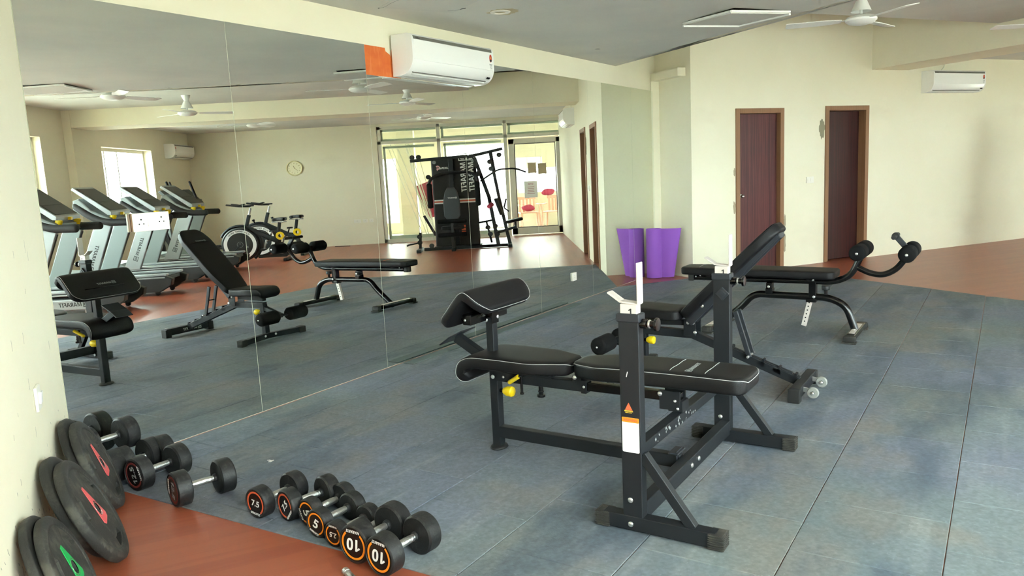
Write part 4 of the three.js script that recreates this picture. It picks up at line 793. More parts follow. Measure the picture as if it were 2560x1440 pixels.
// ================================================================ sockets and switches
function faceplate(label, pos, turn, w, h, cat, build, group) { const t = thing(cat === 'socket' ? 'power_socket' : 'wall_switch', label, cat, pos, turn, group); part(t, 'faceplate', B(w, h, 0.012, 0, 0, 0.006, 0.003), M.plasticIvory); build(t, w, h); return t; }
function pins(t, x, y, k) { for (const [dx, dy, r] of [[0, 0.013, 0.0042], [-0.0115, -0.008, 0.0034], [0.0115, -0.008, 0.0034]]) part(t, 'pin_hole', move(new THREE.CircleGeometry(r * k, 12), x + dx * k, y + dy * k, 0.0125), M.black); }
faceplate('ivory double power socket mounted on the mirror near the left wall', W(2.507, 0.02, 1.279), ANG, 0.214, 0.1, 'socket', (t) => { pins(t, -0.062, 0, 1.15); pins(t, 0.058, 0.006, 1.15); part(t, 'rocker', B(0.042, 0.05, 0.008, -0.003, 0, 0.012, 0.002), M.plasticIvory); part(t, 'wall_box', B(0.21, 0.096, 0.02, 0, 0, -0.008, 0.002), M.doorFrame); });
faceplate('small white socket plate low on the mirror, left of the purple mat', W(7.435, 0.002, 0.285), ANG, 0.095, 0.09, 'socket', (t) => pins(t, 0, 0, 0.8));
faceplate('white switch plate on the left wall beside the mirror edge', V(LEFT_X + 0.001, 0.63, -3.6), Math.PI / 2, 0.09, 0.1, 'switch', (t) => part(t, 'rocker', B(0.04, 0.05, 0.014, 0.006, 0, 0.014, 0.003, 0.1), M.plasticWhite));
faceplate('cream switch plate on the wall between the two wooden doors', V(8.1, 1.16, DOOR_Z + 0.001), 0, 0.13, 0.085, 'switch', (t) => { for (const x of [-0.035, 0.01]) part(t, 'rocker', B(0.026, 0.04, 0.008, x, 0, 0.012, 0.002), M.plasticIvory); });
for (const [z, w, l] of [[-3.51, 0.15, 'widest of three ivory socket plates low on the clock wall'], [-3.68, 0.1, 'middle one of three ivory socket plates low on the clock wall'], [-3.81, 0.08, 'ivory socket plate low on the clock wall, nearest the glass partition']]) faceplate(l, V(GLASS_X - 0.001, 0.56, z), -Math.PI / 2, w, 0.085, 'socket', (t) => pins(t, 0, 0, 0.8), 'sockets low on the clock wall');
// ================================================================ wall clock
{
  const t = thing('wall_clock', 'round cream wall clock on the far wall seen in the mirror', 'clock', V(GLASS_X - 0.002, 1.9, -2.27), -Math.PI / 2);
  part(t, 'rim', crease(merged(lathe([[0.145, 0.0], [0.175, 0.0], [0.178, 0.025], [0.165, 0.04], [0.152, 0.034], [0.148, 0.02]], 48).rotateX(Math.PI / 2))), std('cream plastic rim', '#f0e6b4', 0.35));
  part(t, 'dial', move(new THREE.CylinderGeometry(0.15, 0.15, 0.012, 48).rotateX(Math.PI / 2), 0, 0, 0.01), std('cream dial', '#efe6c4', 0.5));
  for (let i = 0; i < 12; i++) { const a = i * Math.PI / 6; part(t, 'numeral', text(String(i || 12), 0.026).translate(0.115 * Math.sin(a), 0.115 * Math.cos(a), 0.0165), std('brass numeral', '#a89a58', 0.4)); }
  for (const [a, l, w] of [[0.35, 0.075, 0.01], [-2.3, 0.105, 0.007]]) part(t, 'hand', move(B(w, l, 0.002, 0, l / 2 - 0.012, 0.02, 0.001), 0, 0, 0, 0, 0, -a), std('brown hand', '#8a7a44', 0.4));
}
// ================================================================ purple mat standing in the corner
{
  // a plain roll with its loose end fanned out against the wall
  const pts = [], H = 0.64, th = 0.008;
  for (let i = 0; i <= 60; i++) { const t = i / 60, a = 4.4 + t * 6.6, r = 0.088 + 0.012 * t; pts.push([r * Math.cos(a), r * Math.sin(a)]); }
  const g = (line, flare) => { // ribbon with thickness, its top opened by flare
    const pos = [], idx = [], n = line.length, nor = line.map((p, i) => { const a = line[Math.max(0, i - 1)], b = line[Math.min(n - 1, i + 1)], l = Math.hypot(b[0] - a[0], b[1] - a[1]); return [-(b[1] - a[1]) / l, (b[0] - a[0]) / l]; });
    for (let j = 0; j <= 6; j++) for (let i = 0; i < n; i++) for (const s of [-1, 1]) { const k = j / 6, q = line[i], f = flare ? flare(i / (n - 1), k) : [0, 0]; pos.push(q[0] + f[0] + nor[i][0] * th / 2 * s, k * H, q[1] + f[1] + nor[i][1] * th / 2 * s); }
    const id = (j, i, s) => (j * n + i) * 2 + s;
    for (let j = 0; j < 6; j++) for (let i = 0; i < n - 1; i++) for (const s of [0, 1]) { const a = id(j, i, s), b = id(j, i + 1, s), c = id(j + 1, i, s), d = id(j + 1, i + 1, s); s ? idx.push(a, b, c, b, d, c) : idx.push(a, c, b, b, c, d); }
    for (const j of [0, 6]) for (let i = 0; i < n - 1; i++) { const a = id(j, i, 0), b = id(j, i + 1, 0), c = id(j, i, 1), d = id(j, i + 1, 1); j ? idx.push(a, c, b, b, c, d) : idx.push(a, b, c, b, d, c); }
    for (const i of [0, n - 1]) for (let j = 0; j < 6; j++) { const a = id(j, i, 0), b = id(j, i, 1), c = id(j + 1, i, 0), d = id(j + 1, i, 1); i ? idx.push(a, b, c, b, d, c) : idx.push(a, c, b, b, c, d); }
    const o = new THREE.BufferGeometry(); o.setAttribute('position', new THREE.Float32BufferAttribute(pos, 3)); o.setIndex(idx); o.computeVertexNormals(); return o;
  };
  const o = thing('exercise_mat', 'purple foam exercise mat standing half unrolled in the corner by the mirror', 'exercise mat', V(5.787, 0.001, -8.412), 0);
  part(o, 'mat_roll', g(pts), M.mat);
  const tail = []; const e = pts[60], dir = [-Math.sin(11), Math.cos(11)];
  for (let i = 0; i <= 16; i++) { const t = i / 16; tail.push([lerp(0.062, 0.22, t), lerp(0.066, 0.17, t) + 0.03 * Math.sin(t * 3.1)]); }
  part(o, 'loose_end', g(tail, (u, k) => [0.05 * u * k, 0.1 * u * k - 0.05 * u]), M.mat);
}
// small litter on the tiles: torn paper and a dark strip at the clock wall
{
  const R = rng(12), bits = []; for (let i = 0; i < 4; i++) { const p = W(3.0 + 0.03 * R(), 1.0 + 0.04 * R()); bits.push(B(0.03, 0.002, 0.006, 0.36 + 0.02 * R(), 0.002, -4.13 + 0.03 * R(), 0, 0, 3 * R())); }
  tag(mesh('paper_scrap', bits, M.paper), 'torn white paper scraps on the tiles behind the dumbbells', 'paper');
  tag(mesh('black_strap', [B(0.03, 0.012, 0.34, GLASS_X - 0.3, 0.003, -3.2, 0.004, 0, 0.2)], M.rubberBlack), 'thin black strap on the floor below the clock wall sockets', 'strap');
}

// ================================================================ treadmills along the windows (seen in the mirror)
{
  const proto = thing('treadmill', 'silver treadmill with a sloping console, cut off by the left edge of the mirror', 'treadmill', V(5.67, 0, -1.22), 0, 'treadmills facing the windows');
  const t = proto;                                               // front at +z, width along x
  part(t, 'deck', [B(0.5, 0.05, 1.62, 0, 0.235, -0.25, 0.01), B(0.6, 0.12, 1.5, 0, 0.15, -0.1, 0.02)], M.plasticDark);
  part(t, 'running_belt', B(0.5, 0.006, 1.6, 0, 0.264, -0.26, 0.002), M.black);
  for (const k of [-1, 1]) {
    part(t, 'side_rail', [B(0.12, 0.035, 1.75, k * 0.325, 0.285, -0.2, 0.012), B(0.02, 0.02, 1.7, k * 0.39, 0.25, -0.2, 0.006)], M.silver);
    const sk = part(t, 'side_skirt', B(0.05, 0.14, 1.35, k * 0.36, 0.13, 0.0, 0.02), M.silver);
    part(sk, 'logo_print', [move(mergeGeometries(logo(0.05).map(clean)), k * 0.3855, 0.135, -0.42, 0, k * Math.PI / 2, 0)], M.darkPrint);
    part(t, 'rear_cap', move(plateShape([[-0.66, 0.06], [-0.68, 0.25], [-1.02, 0.27], [-1.14, 0.22], [-1.12, 0.15], [-0.95, 0.06]], 0.1, [], 0.012).rotateY(-Math.PI / 2), k * 0.33 + 0.05, 0, 0), M.plasticDark);
    part(t, 'levelling_foot', [cyl(V(k * 0.34, 0, -0.6), V(k * 0.34, 0.08, -0.6), 0.012), cyl(V(k * 0.34, 0, -0.6), V(k * 0.34, 0.012, -0.6), 0.028)], M.zinc);
    part(t, 'transport_wheel', cyl(V(k * 0.3, 0.035, -0.9), V(k * 0.34, 0.035, -0.9), 0.034), M.rubberBlack);
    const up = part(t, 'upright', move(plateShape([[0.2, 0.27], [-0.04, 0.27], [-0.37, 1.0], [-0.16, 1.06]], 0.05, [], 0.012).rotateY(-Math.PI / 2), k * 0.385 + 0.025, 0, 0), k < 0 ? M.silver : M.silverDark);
    part(up, 'edge_strip', bar(V(k * 0.385, 0.3, -0.052), V(k * 0.385, 0.99, -0.378), 0.05, 0.016), M.plasticDark);
    part(up, 'logo_print', [move(mergeGeometries(logo(0.05).map(clean)).rotateZ(k < 0 ? 2.0 : -2.0 + Math.PI), k * 0.4235, 0.62, -0.09, 0, k * Math.PI / 2, 0)], M.darkPrint);
    part(t, 'handrail', pipe([V(k * 0.36, 1.3, 0.12), V(k * 0.39, 1.14, -0.1), V(k * 0.39, 1.06, -0.3), V(k * 0.39, 1.05, -0.62)], 0.05, 0.2, 14), M.rubberBlack);
  }
  part(t, 'motor_hood', [move(plateShape([[0.2, 0.06], [0.9, 0.06], [0.94, 0.16], [0.86, 0.3], [0.6, 0.37], [0.3, 0.34], [0.2, 0.28]], 0.66, [], 0.02).rotateY(-Math.PI / 2), 0.33, 0, 0)], M.silverDark);
  const con = part(t, 'console', [move(plateShape([[0.15, 1.525], [0.13, 1.55], [-0.385, 1.2], [-0.38, 1.165], [-0.33, 1.168]], 0.72, [], 0.006).rotateY(-Math.PI / 2), 0.36, 0, 0)], M.silver);
  const sl = Math.atan2(0.35, 0.515), on = (u, o) => V(0, 1.2 + 0.35 * u + o * Math.cos(sl), -0.385 + 0.515 * u - o * Math.sin(sl));
  const scr = (name, u, w, l, m) => { const p = on(u, 0.008); part(con, name, B(w, 0.012, l, p.x, p.y, p.z, 0.004, -sl), m); };
  scr('screen', 0.66, 0.66, 0.345, M.plasticDark); scr('key_panel', 0.21, 0.66, 0.2, M.plasticDark);
  for (const x of [-0.28, 0.28]) part(con, 'cup_holder', cyl(V(x, 1.1, -0.36), V(x, 1.16, -0.385), 0.045), M.yellow);
  part(con, 'safety_key', B(0.06, 0.04, 0.05, 0, 1.17, -0.405, 0.008), M.yellow);
  part(t, 'console_cowl', [move(plateShape([[0.14, 1.26], [0.13, 1.36], [0.06, 1.38], [-0.1, 1.22], [-0.36, 1.1], [-0.36, 1.06], [-0.1, 1.1]], 0.74, [], 0.02).rotateY(-Math.PI / 2), 0.37, 0, 0)], M.silverDark);
  const lab = ['silver treadmill in the mirror, right of the bar rest and left of the window', 'silver treadmill in the mirror, its console in front of the window', 'far silver treadmill in the mirror, between the window and the ellipticals'];
  t.scale.set(0.8, 1.03, 0.88);
  [7.12, 8.57, 10.12].forEach((x, i) => { const c = proto.clone(); c.name = numbered('treadmill'); c.position.x = x; c.userData = { label: lab[i], category: 'treadmill', group: 'treadmills facing the windows' }; scene.add(c); });
}
// ================================================================ elliptical trainers
function elliptical(label, pos, phase) {
  const t = thing('elliptical_trainer', label, 'elliptical trainer', pos, 0, 'elliptical trainers by the far window'); t.scale.z = 0.85;
  part(t, 'base_frame', [B(0.09, 0.07, 1.5, 0, 0.06, -0.1, 0.01), B(0.6, 0.06, 0.08, 0, 0.04, 0.6, 0.01), B(0.55, 0.06, 0.08, 0, 0.04, -0.8, 0.01)], M.frame);
  const hs = part(t, 'flywheel_housing', crease(merged(cyl(V(-0.09, 0.38, 0.38), V(0.09, 0.38, 0.38), 0.3, 0.3, 40, 0.03)), 0.5), M.plasticDark);
  part(hs, 'housing_disc', [move(ring(0.14, 0.2, 0, 6.283, 0.002), -0.092, 0.38, 0.38, 0, -Math.PI / 2, 0)], M.greyStrip);
  part(t, 'mast', bar(V(0, 0.1, 0.1), V(0, 1.25, 0.22), 0.09, 0.08, 0.015), M.silverDark);
  const c = part(t, 'console', [move(plateShape([[0.22, 1.5], [0.18, 1.52], [-0.1, 1.24], [-0.08, 1.2]], 0.34, [], 0.01).rotateY(-Math.PI / 2), 0.17, 0, 0)], M.plasticDark);
  part(c, 'screen', B(0.2, 0.008, 0.14, 0, 1.405, 0.062, 0.003, -0.785), M.greyStrip);
  part(t, 'fixed_handle', pipe([V(-0.2, 1.3, -0.05), V(-0.2, 1.12, -0.1), V(0, 1.08, 0.12), V(0.2, 1.12, -0.1), V(0.2, 1.3, -0.05)], 0.016, 0.1, 10), M.silverDark);
  for (const k of [-1, 1]) {
    const z = 0.02 + k * phase;
    const a = part(t, 'moving_arm', pipe([V(k * 0.28, 0.2, z + 0.02), V(k * 0.27, 0.75, 0.12), V(k * 0.27, 1.08, 0.02), V(k * 0.26, 1.2, z - 0.1), V(k * 0.26, 1.42, z - 0.02)], 0.018, 0.12, 10), M.frame);
    part(a, 'grip', [cyl(V(k * 0.26, 1.3, z - 0.06), V(k * 0.26, 1.68, z + 0.06), 0.023), move(new THREE.SphereGeometry(0.023, 12, 8), k * 0.26, 1.68, z + 0.06)], M.foam);
    part(t, 'pedal_bar', [bar(V(k * 0.26, 0.2, z + 0.1), V(k * 0.2, 0.26, -0.7), 0.05, 0.05), cyl(V(k * 0.1, 0.38, 0.38), V(k * 0.14, 0.38, 0.38), 0.06)], M.frame);
    part(t, 'foot_plate', [B(0.15, 0.03, 0.36, k * 0.22, 0.27, -0.25 + k * 0.06, 0.01), B(0.15, 0.05, 0.02, k * 0.22, 0.29, -0.07 + k * 0.06, 0.006)], M.rubberBlack);
  }
  return t;
}
elliptical('dark elliptical trainer in the mirror, nearer the window', V(11.55, 0, -0.66), 0.08);
elliptical('dark elliptical trainer in the mirror, nearer the clock wall', V(12.55, 0, -0.7), 0.1);
// ================================================================ spin bikes
{
  const t = thing('spin_bike', 'black spin bike with a big white-ringed wheel, the nearer one in the mirror', 'exercise bike', V(11.35, 0, -1.83), 0, 'spin bikes below the clock');
  const wheel = part(t, 'wheel_cover', crease(merged(cyl(V(-0.06, 0.365, 0), V(0.06, 0.365, 0), 0.345, 0.345, 64, 0.03)), 0.5), M.plasticDark);
  for (const k of [-1, 1]) {
    part(wheel, 'white_ring', move(ring(0.235, 0.298, 0, 6.2832, 0.002, 64), k * 0.0605, 0.365, 0, 0, k * Math.PI / 2, 0), M.print);
    const L = []; 'ELITE ENERGY SERIES'.split('').forEach((c, i) => { if (c === ' ') return; const a = 2.3 - i * 0.085; L.push(text(c, 0.03).rotateZ(a - Math.PI / 2).translate(0.267 * Math.cos(a), 0.267 * Math.sin(a), 0.001)); });
    part(wheel, 'ring_lettering', [move(mergeGeometries(L.map(clean)), k * 0.0625, 0.365, 0, 0, k * Math.PI / 2, 0)], M.darkPrint);
    part(wheel, 'hub_print', [move(ring(0.05, 0.056, 0, 6.2832, 0.001), k * 0.061, 0.365, 0, 0, k * Math.PI / 2, 0), move(text('I', 0.05), k * 0.061, 0.365, 0, 0, k * Math.PI / 2, 0), move(text('R', 0.04), k * 0.061, 0.31, k * 0.13, 0, k * Math.PI / 2, 0)], M.greyPrint);
  }
  part(t, 'tyre_guard', [sweep(Array.from({ length: 24 }, (_, i) => { const a = -0.9 + i / 23 * 3.6; return V(0, 0.365 + 0.37 * Math.sin(a), -0.37 * Math.cos(a)); }), 0.03, 10)], M.frame);
  part(t, 'frame', [bar(V(0, 0.72, -0.1), V(0, 0.36, -0.72), 0.06, 0.09, 0.015), bar(V(0, 0.36, -0.72), V(0, 0.08, -0.82), 0.06, 0.08, 0.015), bar(V(0, 0.72, -0.12), V(0, 0.365, 0.0), 0.06, 0.07, 0.015), bar(V(0, 0.45, -0.55), V(0, 0.42, -0.72), 0.1, 0.1, 0.02), bar(V(0, 0.1, -0.3), V(0, 0.1, -0.82), 0.06, 0.06)], M.frame);
  part(t, 'floor_bar', [B(0.5, 0.05, 0.07, 0, 0.03, 0.28, 0.01)], M.frame); part(t, 'floor_bar', [B(0.5, 0.05, 0.07, 0, 0.03, -0.84, 0.01)], M.frame);
  part(t, 'front_fork', bar(V(0.09, 0.365, 0), V(0.09, 0.05, 0.28), 0.03, 0.05), M.frame); part(t, 'front_fork', bar(V(-0.09, 0.365, -0.02), V(-0.09, 0.05, 0.28), 0.02, 0.03), M.frame);
  part(t, 'handle_post', bar(V(0, 0.68, -0.12), V(0, 0.95, -0.2), 0.06, 0.06, 0.01), M.frame);
  part(t, 'bright_stem', bar(V(0, 0.9, -0.19), V(0, 1.08, -0.24), 0.035, 0.035, 0.006), M.chrome);
  const hb = part(t, 'handlebar', [pipe([V(-0.16, 1.17, 0.14), V(-0.16, 1.13, -0.08), V(-0.08, 1.12, -0.22), V(0.08, 1.12, -0.22), V(0.16, 1.13, -0.08), V(0.16, 1.17, 0.14)], 0.018, 0.06, 10), B(0.2, 0.03, 0.16, 0, 1.13, -0.2, 0.01), B(0.14, 0.02, 0.12, 0, 1.155, -0.08, 0.01, 0.25)], M.rubberBlack);
  part(t, 'brake_knob', [cyl(V(0, 0.74, -0.3), V(0, 0.83, -0.27), 0.012), cyl(V(0, 0.82, -0.273), V(0, 0.85, -0.263), 0.024)], M.rubberBlack);
  part(t, 'saddle_post', bar(V(0, 0.4, -0.67), V(0, 0.77, -0.74), 0.055, 0.055, 0.01), M.frame);
  part(t, 'saddle_rail', [B(0.03, 0.025, 0.28, 0, 0.775, -0.73, 0.005), cyl(V(0.05, 0.775, -0.8), V(-0.05, 0.775, -0.8), 0.02)], M.chrome);
  { const c = cushion([[-0.86, 0.86], [-0.75, 0.865], [-0.6, 0.85]], (u) => lerp(0.115, 0.025, smooth(0.1, 0.75, u)), 0.065, { corner: 0.04, n: 20, seg: 24 }); part(t, 'saddle', c.pad, M.vinylPad); }
  part(t, 'yellow_disc', [move(crease(merged(lathe([[0.035, -0.012], [0.075, -0.012], [0.08, 0], [0.075, 0.012], [0.035, 0.012]], 32).rotateZ(Math.PI / 2))), -0.07, 0.5, -0.74)], M.yellow, 'bright yellow crank disc');
  part(t, 'crank', [cyl(V(-0.12, 0.42, -0.5), V(0.12, 0.42, -0.5), 0.02), bar(V(-0.12, 0.42, -0.5), V(-0.12, 0.26, -0.45), 0.02, 0.03), bar(V(0.12, 0.42, -0.5), V(0.12, 0.58, -0.55), 0.02, 0.03)], M.chrome);
  for (const [x, y, z] of [[-0.17, 0.25, -0.45], [0.17, 0.59, -0.55]]) part(t, 'pedal', B(0.1, 0.03, 0.1, x, y, z, 0.006), M.rubberBlack);
  const c = t.clone(); c.name = numbered('spin_bike'); c.position.set(12.3, 0, -1.93); scene.add(c);
  c.userData = { label: 'black spin bike partly behind the nearer one, closer to the clock wall', category: 'exercise bike', group: 'spin bikes below the clock' };
}
// ================================================================ multi-gym in front of the glass partition
{
  const t = thing('multi_gym', 'tall black multi-station gym with lettered weight shroud, press arms and a lat tower', 'multi gym', V(11.5, 0, -5.82));   // faces -x
  const sh = part(t, 'weight_shroud', [B(0.34, 1.82, 0.84, 0.2, 0.97, 0.002, 0.03), B(0.42, 0.05, 0.9, 0.2, 0.045, 0.002, 0.01)], M.rubberBlack);
  const face = (g, y, z, rz = 0, x = 0.0285) => move(g, x, y, z, 0, -Math.PI / 2, 0).clone();
  const fr = (g, y, z, rz) => face(g.clone().rotateZ(rz || 0), y, z);
  part(sh, 'shroud_lettering', [fr(mergeGeometries(logo(0.1).map(clean)), 1.46, -0.17, -Math.PI / 2), fr(mergeGeometries(logo(0.1).map(clean)), 1.46, -0.32, -Math.PI / 2), fr(text('TRAINING', 0.04, 0.0006, 0.15), 1.665, 0.14)], M.print);
  part(sh, 'emblem_print', [fr(ring(0.02, 0.042, 0.6, 5.4), 1.68, 0.3), fr(B(0.012, 0.09, 0.0008, 0.01, -0.02, 0, 0), 1.68, 0.3)], std('pink print', '#e2a8ad', 0.5));
  part(sh, 'white_stripe', [B(0.002, 0.085, 0.2, 0.029, 0.985, 0.3, 0), B(0.002, 0.085, 0.36, 0.029, 0.985, -0.22, 0)], M.print);
  part(sh, 'red_stripe', [B(0.002, 0.03, 0.2, 0.0282, 0.985, 0.3, 0), B(0.002, 0.03, 0.36, 0.0282, 0.985, -0.22, 0)], M.redOrange);
  for (const z of [0.36, -0.36]) part(sh, 'corner_cap', cyl(V(0.035, 1.79, z), V(0.022, 1.79, z), 0.035), M.greyPrint);
  // top boom, pulleys
  const boom = part(t, 'top_boom', [bar(V(-0.03, 1.84, 0.8), V(-0.03, 1.88, -0.28), 0.06, 0.06), bar(V(-0.03, 1.86, -0.26), V(-0.03, 1.99, -0.93), 0.06, 0.06)], M.frame);
  const pulley = (x, y, z) => crease(merged([cyl(V(x - 0.012, y, z), V(x + 0.012, y, z), 0.048, 0.048, 24, 0.004), cyl(V(x - 0.02, y, z), V(x + 0.02, y, z), 0.014)]), 0.5);
  for (const [x, y, z] of [[-0.03, 1.91, 0.76], [-0.03, 1.91, 0.64], [-0.06, 1.87, -0.86], [-0.06, 1.7, -0.42], [-0.06, 1.54, -0.47], [-0.06, 1.74, -0.68], [-0.06, 1.6, -0.7], [-0.06, 0.18, 0.72], [-0.06, 0.1, 0.5], [-0.06, 0.3, 0.72]]) part(t, 'pulley', pulley(x, y, z), M.plasticDark);
  part(t, 'centre_post', [B(0.09, 1.2, 0.09, -0.03, 1.25, 0.05, 0.01), B(0.1, 0.4, 0.12, -0.05, 0.3, 0.02, 0.01)], M.frame);
  // back pad and seat
  { const p = plateShape([[-0.09, -0.3], [0.09, -0.3], [0.135, -0.24], [0.14, 0.05], [0.1, 0.24], [0.06, 0.31], [-0.06, 0.31], [-0.1, 0.24], [-0.14, 0.05], [-0.135, -0.24]], 0.04, [], 0.016); const pad = part(t, 'back_pad', move(p.rotateY(-Math.PI / 2), -0.12, 0.94, 0.07, 0, 0, 0.06), std('dark grey upholstery', '#3a3f42', 0.5)); part(pad, 'logo_print', [move(mergeGeometries(logo(0.022).map(clean)), -0.196, 1.06, 0.07, 0, -Math.PI / 2, 0)], M.print); }
  part(t, 'seat_pad', cushion([[-0.14, 0.5], [0.28, 0.5]], () => 0.15, 0.07, { n: 16, seg: 24 }).pad.translate(-0.28, 0, 0), M.vinylPad);
  part(t, 'seat_post', B(0.07, 0.45, 0.07, -0.28, 0.24, 0.07, 0.008), M.frame);
  for (const y of [0.6, 0.33]) part(t, 'leg_roller', roller(V(-0.42, y, 0.34), V(-0.42, y, -0.2), 0.045), M.foam);
  part(t, 'leg_lever', bar(V(-0.42, 0.62, 0.07), V(-0.4, 0.16, 0.07), 0.05, 0.05), M.frame);
  part(t, 'stack_label', Array.from({ length: 4 }, (_, i) => B(0.002, 0.045, 0.08, 0.028, 0.28 + i * 0.062, -0.12, 0.0005)), M.redOrange);
  // press arms
  part(t, 'press_arm', pipe([V(-0.2, 0.92, 0.46), V(-0.2, 1.44, 0.47), V(-0.16, 1.56, 0.25), V(-0.14, 1.57, 0), V(-0.16, 1.56, -0.3), V(-0.2, 1.46, -0.44), V(-0.2, 0.98, -0.43)], 0.03, 0.14, 12), M.frame);
  for (const z of [0.46, -0.43]) part(t, 'arm_pad', B(0.08, 0.5, 0.1, -0.22, 1.12, z, 0.03), M.foam);
  for (const z of [0.47, -0.44]) part(t, 'pivot', cyl(V(-0.22, 1.5, z), V(-0.1, 1.5, z), 0.045), M.frame);
  // lat tower on the right
  part(t, 'tower_post', [bar(V(-0.03, 1.84, -0.4), V(-0.03, 1.0, -0.64), 0.06, 0.07), bar(V(-0.03, 1.03, -0.63), V(-0.03, 0.05, -0.76), 0.06, 0.07)], M.frame);
  part(t, 'tower_post', [bar(V(-0.03, 1.95, -0.7), V(-0.03, 1.55, -0.75), 0.06, 0.07), bar(V(-0.03, 1.57, -0.74), V(-0.03, 1.0, -0.82), 0.06, 0.06), bar(V(-0.03, 1.02, -0.815), V(-0.05, 0.06, -0.98), 0.06, 0.06)], M.frame);
  part(t, 'lat_bar', [pipe([V(-0.1, 1.37, -0.5), V(-0.12, 1.5, -0.7), V(-0.12, 1.58, -0.84), V(-0.12, 1.58, -1.15), V(-0.12, 1.5, -1.33)], 0.018, 0.08, 10)], M.rubberBlack);
  part(t, 'knee_pad', roller(V(-0.25, 0.84, -0.62), V(-0.05, 0.88, -0.68), 0.045), M.crimson);
  part(t, 'arm_curl_pad', [bar(V(-0.1, 1.0, -0.76), V(-0.12, 0.66, -0.86), 0.2, 0.06, 0.02)], M.vinylPad);
  part(t, 'arm_curl_handle', [cyl(V(-0.12, 0.98, -0.95), V(-0.12, 0.8, -0.9), 0.016), cyl(V(-0.12, 0.8, -0.9), V(-0.12, 0.72, -0.99), 0.014)], M.rubberBlack);
  part(t, 'bench_seat', [bar(V(-0.15, 0.5, -0.9), V(-0.15, 0.565, -1.24), 0.26, 0.06, 0.02)], M.vinylPad);
  part(t, 'seat_support', [bar(V(-0.12, 0.3, -0.75), V(-0.12, 0.4, -1.12), 0.05, 0.05), bar(V(-0.12, 0.38, -1.1), V(-0.12, 0.52, -1.1), 0.04, 0.04)], M.frame);
  part(t, 'leg_weight_arm', [bar(V(-0.1, 0.52, -0.4), V(-0.1, 0.56, -0.66), 0.04, 0.04), bar(V(-0.1, 0.53, -0.56), V(-0.1, 0.1, -0.64), 0.03, 0.04), pulley(-0.12, 0.42, -0.58), pulley(-0.12, 0.28, -0.62), pulley(-0.12, 0.44, -0.72), pulley(-0.12, 0.27, -0.75)], M.frame);
  // low pulley station on the left
  part(t, 'low_pulley_post', [bar(V(-0.05, 0.04, 0.72), V(-0.05, 0.38, 0.7), 0.05, 0.05), bar(V(-0.05, 0.14, 0.95), V(-0.05, 0.18, 0.7), 0.03, 0.03), bar(V(0.1, 0.72, 0.62), V(0.1, 0.3, 0.42), 0.05, 0.05)], M.frame);
  part(t, 'pulley_handle', cyl(V(-0.1, 0.13, 0.96), V(0.02, 0.15, 0.9), 0.016), M.rubberBlack);
  part(t, 'base_frame', [B(0.08, 0.06, 1.6, 0.0, 0.03, -0.15, 0.006), B(0.7, 0.06, 0.08, -0.1, 0.03, 0.72, 0.006), B(0.6, 0.06, 0.08, 0, 0.03, -0.98, 0.006), B(0.6, 0.06, 0.07, -0.2, 0.03, 0.07, 0.006)], M.frame);
  part(t, 'cable', [sweep([V(-0.03, 1.87, 0.74), V(-0.05, 1.0, 0.72), V(-0.06, 0.34, 0.71)], 0.004, 5), sweep([V(-0.03, 1.86, 0.62), V(-0.03, 1.2, 0.5), V(-0.03, 0.2, 0.45)], 0.004, 5), sweep([V(-0.06, 1.83, -0.88), V(-0.1, 1.7, -0.85), V(-0.12, 1.585, -0.84)], 0.004, 5)], M.greyPrint);
}
// ================================================================ things in the lobby behind the glass
function plasticChair(label, pos, turn) {
  const t = thing('plastic_chair', label, 'chair', pos, turn, 'plastic chairs in the lobby');
  for (const [x, z] of [[-0.22, -0.22], [0.22, -0.22], [-0.24, 0.2], [0.24, 0.2]]) part(t, 'leg', bar(V(x * 1.1, 0, z * 1.1), V(x, 0.42, z), 0.05, 0.05, 0.012), M.pink);
  part(t, 'seat', B(0.5, 0.03, 0.46, 0, 0.43, 0, 0.012), M.pink);
  part(t, 'backrest', [B(0.48, 0.08, 0.03, 0, 0.82, 0.24, 0.012), ...[-0.18, -0.09, 0, 0.09, 0.18].map((x) => B(0.05, 0.36, 0.02, x, 0.62, 0.235, 0.008))], M.pink);
  for (const k of [-1, 1]) part(t, 'armrest', [bar(V(k * 0.25, 0.64, 0.22), V(k * 0.26, 0.64, -0.2), 0.05, 0.03, 0.01), bar(V(k * 0.26, 0.63, -0.19), V(k * 0.23, 0.43, -0.2), 0.04, 0.03, 0.01)], M.pink);
  return t;
}
plasticChair('peach plastic armchair behind the glass door, the left one', V(16.6, 0, -7.35), Math.PI / 2 - 0.15);
plasticChair('peach plastic armchair behind the glass door, the right one', V(16.5, 0, -7.98), Math.PI / 2 + 0.35);
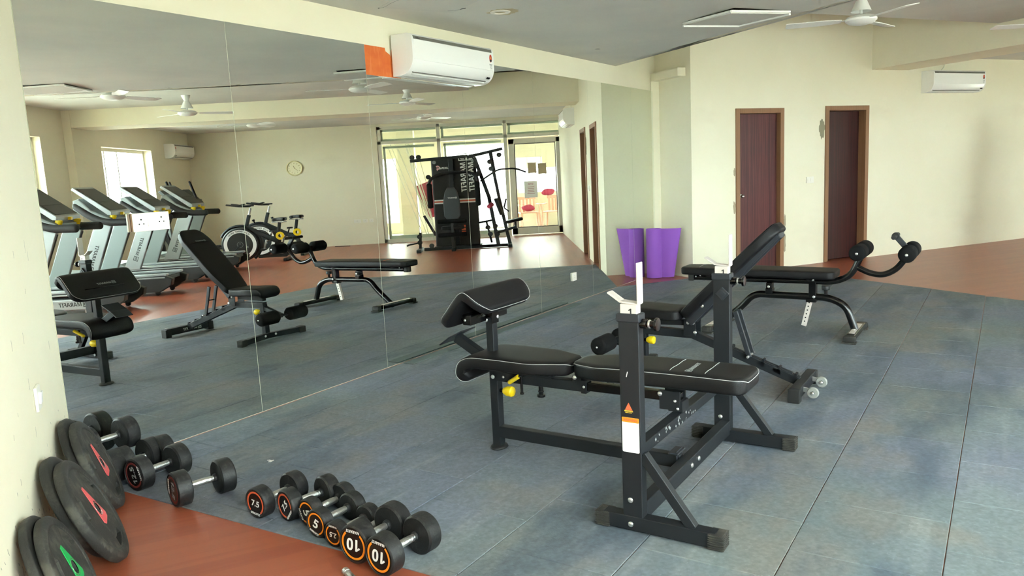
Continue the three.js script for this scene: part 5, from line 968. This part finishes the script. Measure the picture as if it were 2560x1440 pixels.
{
  const cloth = (label, x, y, z, sx, sy, sz, seed) => { const g = new THREE.IcosahedronGeometry(1, 3), f = fbm(seed, 4, 4, 3), p = g.attributes.position; for (let i = 0; i < p.count; i++) { const k = 0.7 + 0.6 * f(0.5 + 0.3 * p.getX(i), 0.5 + 0.3 * p.getY(i) + 0.2 * p.getZ(i)); p.setXYZ(i, p.getX(i) * k * sx, p.getY(i) * k * sy, p.getZ(i) * k * sz); } const m = mergeVertices(g.deleteAttribute('normal').deleteAttribute('uv')); m.computeVertexNormals(); const o = mesh('cloth_bundle', m, M.crimson); o.position.set(x, y, z); return tag(o, label, 'cloth'); };
  cloth('crimson cloth heaped on the left peach chair behind the glass', 16.62, 0.545, -7.35, 0.13, 0.09, 0.17, 3);
  cloth('crimson cloth hung over the back of the right peach chair', 16.78, 0.95, -7.88, 0.1, 0.1, 0.17, 4);
  const note = (label, z, y) => tag(mesh('paper_note', plateShape([[-0.1, -0.12], [-0.075, -0.135], [-0.05, -0.12], [0.06, -0.125], [0.085, -0.14], [0.1, -0.11], [0.095, 0.1], [0.11, 0.12], [0.07, 0.13], [-0.06, 0.125], [-0.1, 0.14], [-0.09, 0.1]], 0.001).rotateY(-Math.PI / 2).translate(GLASS_X + 0.03, y, z), M.kraft), label, 'paper note');
  note('brown paper taped inside the glass door, left one', -7.4, 1.6); note('brown paper taped inside the glass door, right one', -7.63, 1.57);
  const n = thing('notice_sheet', 'white notice sheet taped to the glass door below the brown papers', 'notice', V(GLASS_X + 0.028, 1.09, -7.35), -Math.PI / 2);
  part(n, 'sheet', B(0.3, 0.4, 0.001, 0, 0, 0, 0), M.paper);
  part(n, 'notice_lettering', [text('GYM', 0.04).translate(0, 0.13, 0.001), ...[0.06, 0.02, -0.02, -0.06, -0.1].map((y) => B(0.2 - 0.06 * Math.abs(Math.sin(y * 90)), 0.01, 0.0006, 0, y, 0.001, 0))], std('faded red print', '#b9848c', 0.8));
  const R = rng(31);
  for (let i = 0; i < 9; i++) { const x = 15.35 + 0.35 * R(), z = -4.8 - 0.42 * R(); tag(mesh('aluminium_rod', cyl(V(x, 0.01, z), V(x + 0.25 * R(), 2.25 + 0.25 * R(), z + 0.42 + 0.5 * R()), 0.011, 0.011, 8, 0), M.alu), 'pale aluminium section leaning in the sheaf behind the glass', 'rod', 'aluminium sections leaning behind the glass'); }
  tag(mesh('display_board', B(0.03, 0.9, 0.75, 15.9, 1.0, -5.15, 0.006, 0.35, 0, 0), std('crimson board', '#a8364c', 0.7)), 'crimson board tilted among the aluminium sections behind the glass', 'board');
}

renderer.render(scene, camera);
